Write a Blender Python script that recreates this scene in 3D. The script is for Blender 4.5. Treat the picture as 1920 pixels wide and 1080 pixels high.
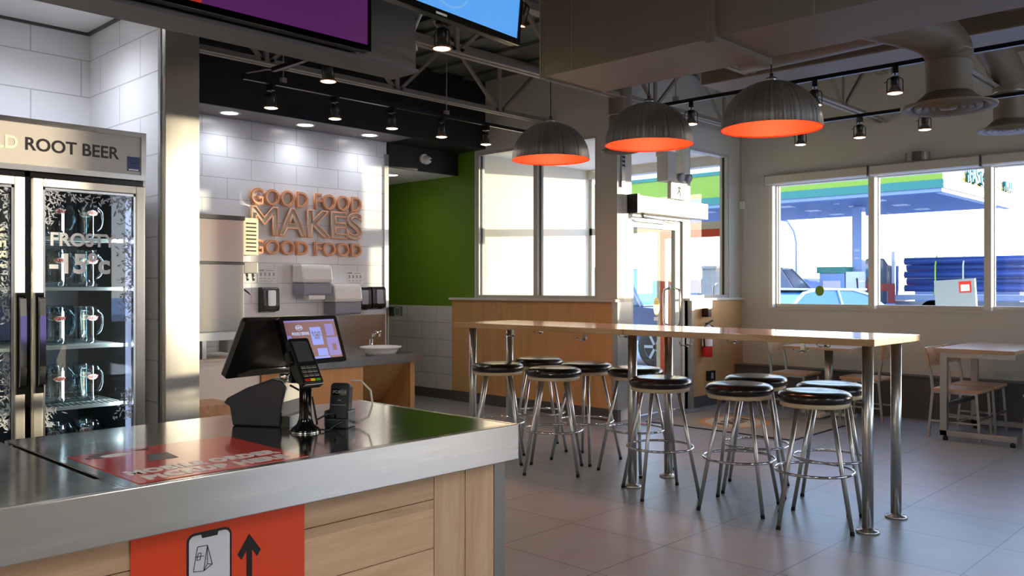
import bpy, bmesh, math, random
from mathutils import Vector, Matrix
C = bpy.context
for o in list(bpy.data.objects): bpy.data.objects.remove(o)
scn = C.scene
COL = scn.collection
PI = math.pi
# ------------------------------------------------------------------ camera
cd = bpy.data.cameras.new('camera'); cam = bpy.data.objects.new('camera', cd); COL.objects.link(cam)
cam.location = (0, 0, 1.42); cam.rotation_euler = (PI/2, 0, math.atan2(.6912, .7227))
cd.sensor_width = 36; cd.lens = 1610/1920*36; cd.clip_start = .05; cd.clip_end = 600
scn.camera = cam
# ------------------------------------------------------------------ sky, sun, exposure
vs = scn.view_settings
vs.view_transform = 'Standard'; vs.look = 'None'; vs.gamma = 1; vs.use_curve_mapping = False
vs.exposure = 0.55
w = bpy.data.worlds.new('sky'); scn.world = w; w.use_nodes = True
nt = w.node_tree; nt.nodes.clear()
tc = nt.nodes.new('ShaderNodeTexCoord'); sp = nt.nodes.new('ShaderNodeSeparateXYZ'); rp = nt.nodes.new('ShaderNodeValToRGB')
bg = nt.nodes.new('ShaderNodeBackground'); wo = nt.nodes.new('ShaderNodeOutputWorld')
nt.links.new(tc.outputs['Generated'], sp.inputs[0]); nt.links.new(sp.outputs['Z'], rp.inputs[0])
# warm glow of the low sun in the sky
vd = nt.nodes.new('ShaderNodeVectorMath'); vd.operation = 'DOT_PRODUCT'; vd.inputs[1].default_value = (.474, .880, .045)
nt.links.new(tc.outputs['Generated'], vd.inputs[0])
mxx = nt.nodes.new('ShaderNodeMath'); mxx.operation = 'MAXIMUM'; mxx.inputs[1].default_value = 0; nt.links.new(vd.outputs['Value'], mxx.inputs[0])
pw = nt.nodes.new('ShaderNodeMath'); pw.operation = 'POWER'; pw.inputs[1].default_value = 14; nt.links.new(mxx.outputs[0], pw.inputs[0])
gc = nt.nodes.new('ShaderNodeMix'); gc.data_type = 'RGBA'; gc.blend_type = 'ADD'; gc.inputs[7].default_value = (2.2, 1.5, .75, 1)
nt.links.new(pw.outputs[0], gc.inputs[0]); nt.links.new(rp.outputs[0], gc.inputs[6])
nt.links.new(gc.outputs[2], bg.inputs[0]); nt.links.new(bg.outputs[0], wo.inputs[0])
el = rp.color_ramp.elements
el[0].position = 0.0; el[0].color = (.88, .90, .93, 1)
el[1].position = 1.0; el[1].color = (.22, .38, .85, 1)
e = el.new(.12); e.color = (.60, .78, 1, 1)
e = el.new(.40); e.color = (.40, .60, 1, 1)
bg.inputs[1].default_value = 3.6
sl = bpy.data.lights.new('sun', 'SUN'); sl.energy = 6.2; sl.color = (1, .84, .58); sl.angle = math.radians(.6)
so = bpy.data.objects.new('sun', sl); COL.objects.link(so)
SA, SE = math.radians(28.3), math.radians(2.6)
SUN = Vector((-math.sin(SA)*math.cos(SE), -math.cos(SA)*math.cos(SE), -math.sin(SE)))
so.rotation_euler = SUN.to_track_quat('-Z', 'Y').to_euler(); so.location = (10, 20, 8)

# ------------------------------------------------------------------ materials
MATS = {}
def nodes(name):
    m = bpy.data.materials.new(name); m.use_nodes = True; t = m.node_tree
    b = t.nodes['Principled BSDF']; MATS[name] = m
    return m, t, b
def S(c):  # srgb 0-255 -> linear
    r = []
    for v in c:
        v /= 255; r.append(v/12.92 if v <= .04045 else ((v+.055)/1.055)**2.4)
    return (*r, 1)
def mat(name, col, rough=.5, metal=0, emit=0, ecol=None, vary=0, vscale=8, coat=0, spec=.5, bump=0, stretch=(1, 1, 1)):
    m, t, b = nodes(name)
    b.inputs['Base Color'].default_value = col; b.inputs['Roughness'].default_value = rough
    b.inputs['Metallic'].default_value = metal; b.inputs['Specular IOR Level'].default_value = spec
    b.inputs['Coat Weight'].default_value = coat; b.inputs['Coat Roughness'].default_value = .08
    if emit: b.inputs['Emission Color'].default_value = ecol or col; b.inputs['Emission Strength'].default_value = emit
    if vary or bump:
        tc = t.nodes.new('ShaderNodeTexCoord'); mp = t.nodes.new('ShaderNodeMapping'); nz = t.nodes.new('ShaderNodeTexNoise')
        mp.inputs['Scale'].default_value = stretch
        t.links.new(tc.outputs['Object'], mp.inputs[0]); t.links.new(mp.outputs[0], nz.inputs['Vector'])
        nz.inputs['Scale'].default_value = vscale; nz.inputs['Detail'].default_value = 5
    if vary:
        mx = t.nodes.new('ShaderNodeMix'); mx.data_type = 'RGBA'
        mx.inputs[6].default_value = tuple(c*(1-vary) for c in col[:3])+(1,); mx.inputs[7].default_value = tuple(min(1, c*(1+vary)) for c in col[:3])+(1,)
        t.links.new(nz.outputs[0], mx.inputs[0]); t.links.new(mx.outputs[2], b.inputs['Base Color'])
    if bump:
        bp = t.nodes.new('ShaderNodeBump'); bp.inputs['Strength'].default_value = bump; bp.inputs['Distance'].default_value = .01
        t.links.new(nz.outputs[0], bp.inputs['Height']); t.links.new(bp.outputs[0], b.inputs['Normal'])
    return m
def brushed(name, col, rough, stretch, amt=.12, mscale=30, tan=None, aniso=.9, bump=.06):
    m, t, b = nodes(name)
    b.inputs['Base Color'].default_value = col; b.inputs['Metallic'].default_value = 1
    tc = t.nodes.new('ShaderNodeTexCoord'); mp = t.nodes.new('ShaderNodeMapping'); nz = t.nodes.new('ShaderNodeTexNoise')
    mp.inputs['Scale'].default_value = stretch; nz.inputs['Scale'].default_value = mscale; nz.inputs['Detail'].default_value = 3
    t.links.new(tc.outputs['Object'], mp.inputs[0]); t.links.new(mp.outputs[0], nz.inputs['Vector'])
    mr = t.nodes.new('ShaderNodeMapRange'); mr.inputs['To Min'].default_value = max(.03, rough-amt); mr.inputs['To Max'].default_value = rough+amt
    t.links.new(nz.outputs[0], mr.inputs[0]); t.links.new(mr.outputs[0], b.inputs['Roughness'])
    if bump:
        bp = t.nodes.new('ShaderNodeBump'); bp.inputs['Strength'].default_value = bump; bp.inputs['Distance'].default_value = .002
        t.links.new(nz.outputs[0], bp.inputs['Height']); t.links.new(bp.outputs[0], b.inputs['Normal'])
    if tan:
        b.inputs['Anisotropic'].default_value = aniso
        if tan == 'R':
            tg = t.nodes.new('ShaderNodeTangent'); tg.direction_type = 'RADIAL'; tg.axis = 'Z'; t.links.new(tg.outputs[0], b.inputs['Tangent'])
        else:
            cx = t.nodes.new('ShaderNodeCombineXYZ')
            for i in range(3): cx.inputs[i].default_value = tan[i]
            t.links.new(cx.outputs[0], b.inputs['Tangent'])
    return m
def wood(name, c1, c2, axis=0, scale=6, rough=.45, coat=0, knots=0, plank=None):
    """grain runs along axis; plank = (size, axis) random tone per plank"""
    m, t, b = nodes(name); L = t.links.new
    tc = t.nodes.new('ShaderNodeTexCoord'); mp = t.nodes.new('ShaderNodeMapping'); n1 = t.nodes.new('ShaderNodeTexNoise'); n2 = t.nodes.new('ShaderNodeTexNoise')
    st = [scale*1.6]*3; st[axis] = scale*.14; mp.inputs['Scale'].default_value = st
    L(tc.outputs['Object'], mp.inputs[0]); L(mp.outputs[0], n1.inputs['Vector']); L(mp.outputs[0], n2.inputs['Vector'])
    n1.inputs['Scale'].default_value = 1.2; n1.inputs['Detail'].default_value = 8; n1.inputs['Distortion'].default_value = 1.2
    n2.inputs['Scale'].default_value = 9; n2.inputs['Detail'].default_value = 6
    ad = t.nodes.new('ShaderNodeMath'); ad.operation = 'MULTIPLY_ADD'; ad.inputs[1].default_value = .35
    L(n2.outputs[0], ad.inputs[0]); L(n1.outputs[0], ad.inputs[2])
    r = t.nodes.new('ShaderNodeValToRGB'); r.color_ramp.elements[0].position = .38; r.color_ramp.elements[1].position = .9
    r.color_ramp.elements[0].color = c2; r.color_ramp.elements[1].color = c1
    L(ad.outputs[0], r.inputs[0]); out = r.outputs[0]
    if knots:
        vo = t.nodes.new('ShaderNodeTexVoronoi'); vo.inputs['Scale'].default_value = knots
        s3 = [1.6]*3; s3[axis] = .8
        m3 = t.nodes.new('ShaderNodeMapping'); m3.inputs['Scale'].default_value = s3
        L(tc.outputs['Object'], m3.inputs[0]); L(m3.outputs[0], vo.inputs['Vector'])
        kr = t.nodes.new('ShaderNodeValToRGB'); kr.color_ramp.elements[0].position = .02; kr.color_ramp.elements[1].position = .07
        L(vo.outputs['Distance'], kr.inputs[0])
        mx = t.nodes.new('ShaderNodeMix'); mx.data_type = 'RGBA'; mx.inputs[6].default_value = tuple(v*.45 for v in c2[:3])+(1,)
        L(kr.outputs[0], mx.inputs[0]); L(out, mx.inputs[7]); out = mx.outputs[2]
    if plank:
        sz, ax = plank
        sx = t.nodes.new('ShaderNodeSeparateXYZ'); L(tc.outputs['Object'], sx.inputs[0])
        d = t.nodes.new('ShaderNodeMath'); d.operation = 'DIVIDE'; d.inputs[1].default_value = sz; L(sx.outputs[ax], d.inputs[0])
        f = t.nodes.new('ShaderNodeMath'); f.operation = 'FLOOR'; L(d.outputs[0], f.inputs[0])
        wn = t.nodes.new('ShaderNodeTexWhiteNoise'); wn.noise_dimensions = '1D'; L(f.outputs[0], wn.inputs['W'])
        hv = t.nodes.new('ShaderNodeHueSaturation'); L(out, hv.inputs['Color'])
        mr = t.nodes.new('ShaderNodeMapRange'); mr.inputs['To Min'].default_value = .82; mr.inputs['To Max'].default_value = 1.12
        L(wn.outputs['Value'], mr.inputs[0]); L(mr.outputs[0], hv.inputs['Value']); out = hv.outputs[0]
    L(out, b.inputs['Base Color'])
    b.inputs['Roughness'].default_value = rough; b.inputs['Coat Weight'].default_value = coat; b.inputs['Coat Roughness'].default_value = .1
    return m
def tiles(name, col, grout, w_, h_, axes, offset=.5, mortar=.004, rough=.3, vary=.05, nscale=3, shift=(0, 0), bump=.3, coat=0):
    m, t, b = nodes(name); L = t.links.new
    tc = t.nodes.new('ShaderNodeTexCoord'); sx = t.nodes.new('ShaderNodeSeparateXYZ'); cx = t.nodes.new('ShaderNodeCombineXYZ')
    L(tc.outputs['Object'], sx.inputs[0])
    for i, a in enumerate(axes):
        ad = t.nodes.new('ShaderNodeMath'); ad.operation = 'ADD'; ad.inputs[1].default_value = shift[i]
        L(sx.outputs[a], ad.inputs[0]); L(ad.outputs[0], cx.inputs[i])
    br = t.nodes.new('ShaderNodeTexBrick'); br.offset = offset; br.inputs['Scale'].default_value = 1
    br.inputs['Brick Width'].default_value = w_; br.inputs['Row Height'].default_value = h_; br.inputs['Mortar Size'].default_value = mortar
    br.inputs['Mortar Smooth'].default_value = .1; br.inputs['Bias'].default_value = 0
    br.inputs['Color1'].default_value = tuple(c*(1-vary) for c in col[:3])+(1,); br.inputs['Color2'].default_value = tuple(c*(1+vary) for c in col[:3])+(1,)
    br.inputs['Mortar'].default_value = grout; L(cx.outputs[0], br.inputs['Vector'])
    nz = t.nodes.new('ShaderNodeTexNoise'); nz.inputs['Scale'].default_value = nscale; nz.inputs['Detail'].default_value = 7; nz.inputs['Roughness'].default_value = .65
    L(tc.outputs['Object'], nz.inputs['Vector'])
    hv = t.nodes.new('ShaderNodeHueSaturation'); mr = t.nodes.new('ShaderNodeMapRange'); mr.inputs['From Min'].default_value = .3; mr.inputs['From Max'].default_value = .7
    mr.inputs['To Min'].default_value = 1-vary*3; mr.inputs['To Max'].default_value = 1+vary*3
    L(nz.outputs[0], mr.inputs[0]); L(mr.outputs[0], hv.inputs['Value']); L(br.outputs[0], hv.inputs['Color']); L(hv.outputs[0], b.inputs['Base Color'])
    bp = t.nodes.new('ShaderNodeBump'); bp.invert = True; bp.inputs['Strength'].default_value = bump; bp.inputs['Distance'].default_value = .003
    L(br.outputs['Fac'], bp.inputs['Height']); L(bp.outputs[0], b.inputs['Normal'])
    b.inputs['Roughness'].default_value = rough; b.inputs['Coat Weight'].default_value = coat
    return m
def glass(name, tint=(1, 1, 1, 1), refl=.9, ior=1.45, base=0.0):
    m = bpy.data.materials.new(name); m.use_nodes = True; t = m.node_tree; t.nodes.clear(); MATS[name] = m; L = t.links.new
    o = t.nodes.new('ShaderNodeOutputMaterial'); mx = t.nodes.new('ShaderNodeMixShader'); tr = t.nodes.new('ShaderNodeBsdfTransparent'); gl = t.nodes.new('ShaderNodeBsdfGlossy')
    tr.inputs[0].default_value = tint; gl.inputs['Roughness'].default_value = .01; gl.inputs[0].default_value = (refl, refl, refl, 1)
    fr = t.nodes.new('ShaderNodeFresnel'); fr.inputs[0].default_value = ior
    ad = t.nodes.new('ShaderNodeMath'); ad.operation = 'ADD'; ad.inputs[1].default_value = base; ad.use_clamp = True
    ge = t.nodes.new('ShaderNodeNewGeometry'); iv = t.nodes.new('ShaderNodeMath'); iv.operation = 'SUBTRACT'; iv.inputs[0].default_value = 1; L(ge.outputs['Backfacing'], iv.inputs[1])
    ml = t.nodes.new('ShaderNodeMath'); ml.operation = 'MULTIPLY'
    L(fr.outputs[0], ad.inputs[0]); L(ad.outputs[0], ml.inputs[0]); L(iv.outputs[0], ml.inputs[1]); L(ml.outputs[0], mx.inputs[0]); L(tr.outputs[0], mx.inputs[1]); L(gl.outputs[0], mx.inputs[2]); L(mx.outputs[0], o.inputs[0])
    return m

M = MATS
mat('white_paint', S((204, 201, 192)), .55, vary=.02, vscale=2)
mat('trim_white', S((205, 200, 190)), .4)
mat('green_paint', S((94, 130, 26)), .45, vary=.04, vscale=1.5)
mat('black_paint', S((26, 24, 23)), .5)
mat('soffit_grey', S((120, 116, 118)), .6)
mat('deck_grey', S((88, 92, 84)), .7, vary=.05)
mat('duct_paint', S((126, 114, 99)), .5, vary=.03, vscale=3)
mat('joist_paint', S((150, 140, 126)), .55)
mat('ceiling_tile', S((228, 228, 228)), .8, bump=.1, vscale=200)
mat('dark_base', S((84, 82, 82)), .45, vary=.05)
mat('kick_dark', S((70, 70, 72)), .4)
tiles('floor_tile', S((142, 145, 149)), S((80, 80, 82)), .665, .615, (0, 1), 0, .0035, .34, .035, 3.5, (0, -.31), .25)
tiles('ledge_tile', S((86, 84, 82)), S((60, 58, 57)), .62, .46, (0, 2), 0, .004, .4, .04, 2)
tiles('white_tile_y', S((232, 232, 238)), S((190, 190, 196)), .53, .21, (1, 2), .5, .0035, .22, .01, 2)
tiles('white_tile_x', S((232, 232, 238)), S((190, 190, 196)), .53, .21, (0, 2), .5, .0035, .22, .01, 2)
tiles('grey_tile_x', S((206, 204, 196)), S((160, 158, 152)), .60, .22, (0, 2), .5, .004, .3, .02, 2, (0, .125))
wood('maple_panel', S((206, 162, 108)), S((190, 144, 92)), 2, 5, .38)
wood('oak_plank_h', S((230, 200, 166)), S((200, 162, 126)), 1, 9, .42, knots=2.6, plank=(.1665, 2))
wood('oak_plank_v', S((228, 198, 164)), S((198, 160, 124)), 2, 9, .42, knots=2.2, plank=(.145, 1))
wood('table_wood', S((214, 172, 124)), S((186, 142, 98)), 0, 7, .22, coat=.8, plank=(.093, 1))
wood('table_wood_b', S((200, 166, 130)), S((160, 124, 92)), 0, 7, .3, coat=.5, plank=(.06, 1))
wood('seat_wood', S((206, 164, 122)), S((170, 126, 88)), 0, 9, .4, coat=.2)
wood('ring_wood', S((220, 200, 168)), S((196, 172, 138)), 0, 9, .5)
brushed('steel', (.44, .42, .40, 1), .22, (.4, .4, 1), .08)
brushed('steel_machine', (.26, .245, .23, 1), .36, (3, 3, .2), .06, 10)
brushed('steel_dark', (.30, .27, .24, 1), .3, (1, .2, 2), .08, 10)
brushed('steel_top', (.48, .47, .45, 1), .13, (1, .1, 1), .05, 14)
brushed('steel_edge', (.74, .73, .70, 1), .26, (1, .12, 3), .06, 12, (0, 0, 1), .6)
brushed('steel_vert', (.66, .64, .60, 1), .45, (3, 3, .15), .06, 12, (0, 1, 0), 1.0)
brushed('aluminium_dome', (.80, .79, .77, 1), .40, (30, 30, .3), .28, 2, 'R', .5, .0)
mat('chrome', (.62, .62, .63, 1), .1, 1)
mat('satin_metal', (.58, .58, .58, 1), .28, 1)
mat('frame_steel', (.46, .46, .45, 1), .36, 1)
mat('vinyl', S((22, 17, 15)), .26, vary=.1, vscale=4, coat=.25)
mat('black_plastic', S((18, 18, 20)), .35)
mat('black_gloss', S((10, 10, 12)), .12)
mat('navy_plastic', S((26, 30, 44)), .4)
mat('grey_plastic', S((150, 150, 150)), .4)
mat('pale_plastic', S((232, 232, 232)), .2)
mat('smoke_plastic', S((150, 152, 172)), .2)
mat('rubber', S((14, 14, 14)), .7)
mat('orange_inner', (1, .035, .0, 1), .6)
mat('bulb', (1, .8, .5, 1), .5, emit=14, ecol=(1, .80, .55, 1))
mat('pot_glow', (1, 1, 1, 1), .5, emit=9, ecol=(1, .97, .93, 1))
mat('fill_glow', (1, 1, 1, 1), .5, emit=5, ecol=(1, .93, .84, 1))  # glow of the added fill light panels
mat('alu_frame', S((186, 184, 178)), .35, vary=.02)
mat('alu_white', S((222, 216, 200)), .4)
mat('dark_gasket', S((20, 20, 22)), .5)
mat('sign_copper', S((234, 172, 132)), .5, vary=.08, vscale=20)
mat('sign_copper_dark', S((176, 112, 80)), .5)
mat('poster_red', S((232, 74, 34)), .35)
mat('decal_red', S((222, 50, 24)), .12, coat=.5)
mat('decal_white', S((236, 234, 234)), .3)
mat('ink_black', S((24, 14, 16)), .4)
mat('phone_white', S((220, 226, 240)), .3)
mat('sign_beige', S((196, 190, 186)), .35)
mat('sign_cream', S((246, 236, 205)), .4)
mat('sticker_blue', S((16, 44, 110)), .3)
mat('cream', S((240, 226, 190)), .4)
mat('red_paint', S((186, 54, 34)), .35)
mat('red_bright', S((206, 40, 30)), .35)
mat('yellow', S((242, 214, 30)), .4)
mat('key_green', S((90, 160, 40)), .4)
mat('cooler_dark', S((30, 34, 38)), .4)
mat('frost', S((176, 180, 190)), .6)
mat('frost_text', S((218, 220, 226)), .5)
mat('mat_beige', S((140, 128, 112)), .9, vary=.1, vscale=60)
mat('mat_orange', S((196, 128, 74)), .9)
mat('mat_cream', S((186, 170, 140)), .9)
mat('mat_black', S((60, 46, 36)), .9)
mat('tv_red', S((150, 30, 20)), .4, emit=.36, ecol=S((205, 60, 45)))
mat('tv_purple', S((30, 5, 30)), .4, emit=.55, ecol=S((86, 36, 92)))
mat('tv_blue', S((30, 60, 90)), .4, emit=.72, ecol=S((82, 156, 232)))
mat('tv_mark', S((60, 90, 120)), .4, emit=.66, ecol=S((112, 168, 226)))
mat('pos_brown', S((40, 30, 30)), .3, emit=.7, ecol=S((112, 78, 84)))
mat('pos_blue', S((40, 44, 80)), .3, emit=.8, ecol=S((122, 136, 214)))
mat('pos_lilac', S((40, 34, 60)), .3, emit=.75, ecol=S((120, 108, 176)))
mat('pos_pale', S((40, 44, 60)), .3, emit=.8, ecol=S((176, 184, 220)))
mat('lcd_grey', S((70, 72, 74)), .2)
mat('exit_green', S((20, 110, 60)), .4)
mat('exit_white', S((225, 235, 220)), .4, emit=.5, ecol=S((225, 240, 225)))
# outside
mat('snow', S((214, 224, 240)), .8, vary=.12, vscale=.4)
mat('asphalt', S((150, 156, 170)), .8, vary=.15, vscale=.8)
mat('canopy_lime', S((118, 150, 20)), .4)
mat('canopy_yellow', S((180, 150, 8)), .5)
mat('canopy_cream', S((196, 186, 128)), .5)
mat('canopy_teal', S((8, 110, 98)), .4)
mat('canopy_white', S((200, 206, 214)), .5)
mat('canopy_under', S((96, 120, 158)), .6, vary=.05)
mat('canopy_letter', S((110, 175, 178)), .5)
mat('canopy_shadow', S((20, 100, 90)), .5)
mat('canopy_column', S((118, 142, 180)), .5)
mat('car_blue', S((70, 90, 130)), .25, coat=1)
mat('car_silver', S((176, 184, 196)), .25, coat=1)
mat('car_glass', S((60, 120, 150)), .08, coat=1)
mat('car_dark', S((60, 70, 86)), .3, coat=.6)
mat('truck_red', S((150, 60, 50)), .35)
mat('pipe_blue', S((44, 74, 138)), .35)
mat('strap_green', S((150, 190, 60)), .5)
mat('steel_outdoor', S((120, 130, 150)), .5)
mat('tree_dark', S((90, 100, 126)), .9, vary=.25, vscale=.6)
mat('stone', S((150, 140, 128)), .8, vary=.25, vscale=9)
mat('straw', S((196, 130, 84)), .8)
mat('board_grey', S((140, 152, 148)), .6)
mat('stucco', S((232, 222, 200)), .7)
glass('window_glass', (.97, .98, .98, 1), .9, 1.35)
glass('door_glass', (.93, .96, .95, 1), .9, 1.45)
glass('cooler_glass', (.80, .86, .88, 1), .95, 1.5, .03)
glass('mug_glass', (.80, .90, .93, 1), .95, 1.45, .10)

# ------------------------------------------------------------------ mesh helpers
class MB:
    def __init__(s, T=None): s.b = bmesh.new(); s.T = T; s.smooth = []
    def _v(s, p):
        p = Vector(p)
        if s.T is not None: p = s.T @ p
        return s.b.verts.new(p)
    def poly(s, pts, sm=False):
        f = s.b.faces.new([s._v(p) for p in pts]); f.smooth = sm; return s
    def box(s, x0, x1, y0, y1, z0, z1):
        v = [s._v((x, y, z)) for x in (x0, x1) for y in (y0, y1) for z in (z0, z1)]
        for q in ((0, 1, 3, 2), (4, 6, 7, 5), (0, 4, 5, 1), (2, 3, 7, 6), (0, 2, 6, 4), (1, 5, 7, 3)): s.b.faces.new([v[i] for i in q])
        return s
    def rings(s, rs, cap=True, sm=True, close=False):
        vs = [[s._v(p) for p in r] for r in rs]; n = len(vs[0]); k = len(vs)
        for i in range(k if close else k-1):
            a, c = vs[i], vs[(i+1) % k]
            for j in range(n):
                f = s.b.faces.new([a[j], a[(j+1) % n], c[(j+1) % n], c[j]]); f.smooth = sm
        if cap and not close:
            s.b.faces.new(vs[0][::-1]); s.b.faces.new(vs[-1])
        return s
    def lathe(s, prof, c=(0, 0, 0), n=32, cap=True, sm=True):
        return s.rings([[(c[0]+r*math.cos(2*PI*j/n), c[1]+r*math.sin(2*PI*j/n), c[2]+z) for j in range(n)] for r, z in prof], cap, sm)
    def tube(s, pts, r, n=10, close=False, cap=True):
        P = [Vector(p) for p in pts]; rs = []; k = len(P)
        R = r if isinstance(r, (list, tuple)) else [r]*k
        up = None
        for i in range(k):
            a = P[(i-1) % k] if (close or i > 0) else P[i]; b = P[(i+1) % k] if (close or i < k-1) else P[i]
            d = (b-a).normalized()
            if up is None: up = Vector((0, 0, 1)) if abs(d.z) < .9 else Vector((1, 0, 0))
            x = d.cross(up).normalized(); up = x.cross(d).normalized()
            rs.append([P[i]+x*R[i]*math.cos(2*PI*j/n)+up*R[i]*math.sin(2*PI*j/n) for j in range(n)])
        return s.rings(rs, cap, True, close)
    def bar(s, a, b, w_, h_):
        """rectangular bar between two points, width sideways, height up"""
        a, b = Vector(a), Vector(b); d = (b-a).normalized(); up = Vector((0, 0, 1)) if abs(d.z) < .95 else Vector((0, 1, 0))
        x = d.cross(up).normalized()*w_/2; u = x.cross(d).normalized()*h_/2
        return s.rings([[p-x-u, p+x-u, p+x+u, p-x+u] for p in (a, b)], True, False)
    def prism(s, poly, axis, a, b):
        """extrude 2d polygon (in the two other axes, in order) along axis from a to b"""
        def pt(u, v, t): return {0: (t, u, v), 1: (u, t, v), 2: (u, v, t)}[axis]
        return s.rings([[pt(u, v, a) for u, v in poly], [pt(u, v, b) for u, v in poly]], True, False)
    def torus(s, c, R, r, n=40, m=8):
        return s.tube([(c[0]+R*math.cos(2*PI*i/n), c[1]+R*math.sin(2*PI*i/n), c[2]) for i in range(n)], r, m, close=True)
    def build(s, name, m, parent=None, bevel=0, seg=2, kind=None, auto=False, local=False):
        me = bpy.data.meshes.new(name)
        bmesh.ops.recalc_face_normals(s.b, faces=s.b.faces)
        if bevel:
            ed = [e for e in s.b.edges if len(e.link_faces) == 2 and e.calc_face_angle(0) > .5]
            bmesh.ops.bevel(s.b, geom=ed, offset=bevel, segments=seg, affect='EDGES', profile=.5)
        if parent is not None and not local:
            off = Vector(); q = parent
            while q: off += q.location; q = q.parent
            bmesh.ops.translate(s.b, verts=s.b.verts, vec=-off)
        s.b.to_mesh(me); s.b.free()
        for mm in (m if isinstance(m, (list, tuple)) else [m]): me.materials.append(M[mm])
        o = bpy.data.objects.new(name, me); COL.objects.link(o)
        if parent is not None: o.parent = parent
        if kind: o['kind'] = kind
        return o
def BX(*a): return MB().box(*a)
def tag(o, label, cat, group=None):
    o['label'] = label; o['category'] = cat
    if group: o['group'] = group
    return o
def thing(name, label, cat, loc=(0, 0, 0), group=None):
    o = bpy.data.objects.new(name, None); COL.objects.link(o); o.location = loc; o.empty_display_size = .1
    return tag(o, label, cat, group)
def struct(name, mb, m, **k):
    o = mb.build(name, m, **k)
    o['kind'] = 'structure'; return o
def copy_tree(o, parent=None):
    c = o.copy(); COL.objects.link(c)
    if parent is not None: c.parent = parent
    for ch in list(o.children): copy_tree(ch, c)
    return c
def lab(o, label, cat=None):
    o['label'] = label
    return o
def text(name, s, size, T, m, parent, depth=.002, bold=0, align='CENTER', sx=1, spacing=1, fit=None):
    """text lying in the local XY plane of T, extruded along +Z"""
    cu = bpy.data.curves.new(name, 'FONT'); cu.body = s; cu.size = size; cu.extrude = depth/2; cu.offset = bold; cu.align_x = align; cu.align_y = 'CENTER'; cu.space_character = spacing; cu.space_line = .85
    cu.resolution_u = 4
    tmp = bpy.data.objects.new(name+'_t', cu); COL.objects.link(tmp)
    C.view_layer.update()
    me = bpy.data.meshes.new_from_object(tmp.evaluated_get(C.evaluated_depsgraph_get()))
    bpy.data.objects.remove(tmp)
    if fit:
        xs = [v.co.x for v in me.vertices]; sx = fit/(max(xs)-min(xs))
    off = Vector(); q = parent
    while q: off += q.location; q = q.parent
    me.transform(Matrix.Diagonal((sx, 1, 1, 1))); me.transform(Matrix.Translation(-off) @ T)
    me.materials.clear(); me.materials.append(M[m])
    o = bpy.data.objects.new(name, me); COL.objects.link(o); o.parent = parent
    return o
def frameT(o, x, y):
    """matrix whose local x, y point along given world vectors"""
    x = Vector(x).normalized(); y = Vector(y).normalized(); z = x.cross(y).normalized(); y = z.cross(x)
    return Matrix(((x.x, y.x, z.x, o[0]), (x.y, y.y, z.y, o[1]), (x.z, y.z, z.z, o[2]), (0, 0, 0, 1)))
def lamp(name, kind, loc, power, col=(1, .85, .65), parent=None, size=.05, spot=None, blend=.5, rot=None, sy=None):
    l = bpy.data.lights.new(name, kind); l.energy = power; l.color = col
    if kind == 'AREA':
        l.size = size
        if sy: l.shape = 'RECTANGLE'; l.size_y = sy
    else: l.shadow_soft_size = size
    if kind == 'SPOT': l.spot_size = spot or 1.5; l.spot_blend = blend
    o = bpy.data.objects.new(name, l); COL.objects.link(o)
    off = Vector()
    if parent: o.parent = parent; off = parent.location
    o.location = Vector(loc)-off
    if rot: o.rotation_euler = rot
    return o

# ------------------------------------------------------------------ unseen fill light panels, added out of view to brighten the interior
def add_fill_panel(x, y, z, label, pw):
    t = thing('fill_light_panel', label, 'fill light', (x, y, z))
    MB().box(x-.62, x+.62, y-.32, y+.32, z, z+.09).build('housing', 'trim_white', t)
    BX(x-.58, x+.58, y-.28, y+.28, z-.006, z-.001).build('diffuser', 'fill_glow', t)
    BX(x-.5, x-.49, y-.01, y+.01, z+.09, 3.95).build('hanger', 'steel', t); BX(x+.49, x+.5, y-.01, y+.01, z+.09, 3.95).build('hanger', 'steel', t)
    lamp('light', 'AREA', (x, y, z-.02), pw, (1, .95, .90), t, 1.1, sy=.5)
add_fill_panel(0.8, -.6, 3.4, 'long unseen fill light panel added above the ordering queue', 30)
add_fill_panel(2.6, 3.2, 3.4, 'unseen fill light panel added over the right dining area', 25)
add_fill_panel(-1.3, -2.2, 3.2, 'unseen fill light panel added behind the counter end', 22)

# ================================================================== SETTING
struct('floor', BX(-12, 4.6, -4, 10.2, -.12, 0), 'floor_tile')
struct('ceiling', BX(-12, 4.6, -4, 10.2, 3.95, 4.1), 'deck_grey')
dk = MB()
for i in range(-20, 8): dk.box(-12, 4.5, 10-.5*(i+21)+.0, 10-.5*(i+21)+.16, 3.915, 3.95)
# (deck ribs run along X)
struct('trim_1', dk, 'deck_grey')
V1, V2, U1 = 7.38, 10.0, -5.51
# --- wall with the vestibule window (faces -Y)
wm = MB()
wm.box(-7.70, U1, V1, V1+.12, 3.09, 3.95).box(-5.78, U1, V1, V1+.12, 1.30, 3.09).box(-7.70, -7.67, V1, V1+.12, 1.3, 3.09)
struct('wall_center', wm, 'white_paint')
struct('wall_center_low', BX(-7.7, U1, V1+.0, V1+.12, 0, 1.3), 'white_paint')
struct('wall_green', BX(-11, -7.70, V1, V1+.12, 1.19, 3.95), 'green_paint')
struct('wall_tile', BX(-11, -7.70, V1-.012, V1+.12, 0, 1.19), 'grey_tile_x')
wp = MB()
for a, b in ((-8.06, -7.18), (-7.177, -6.50), (-6.497, -5.80), (-5.797, U1)): wp.box(a, b, V1-.05, V1-.002, .13, 1.27)
struct('wall_panel_center', wp, 'maple_panel')
struct('trim_2', BX(-8.09, -5.47, V1-.085, V1+.02, 1.27, 1.30), 'trim_white', bevel=.004)
struct('trim_3', BX(U1-.03, U1+.045, V1-.052, V1+.2, .13, 1.27), 'steel_vert')
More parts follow.
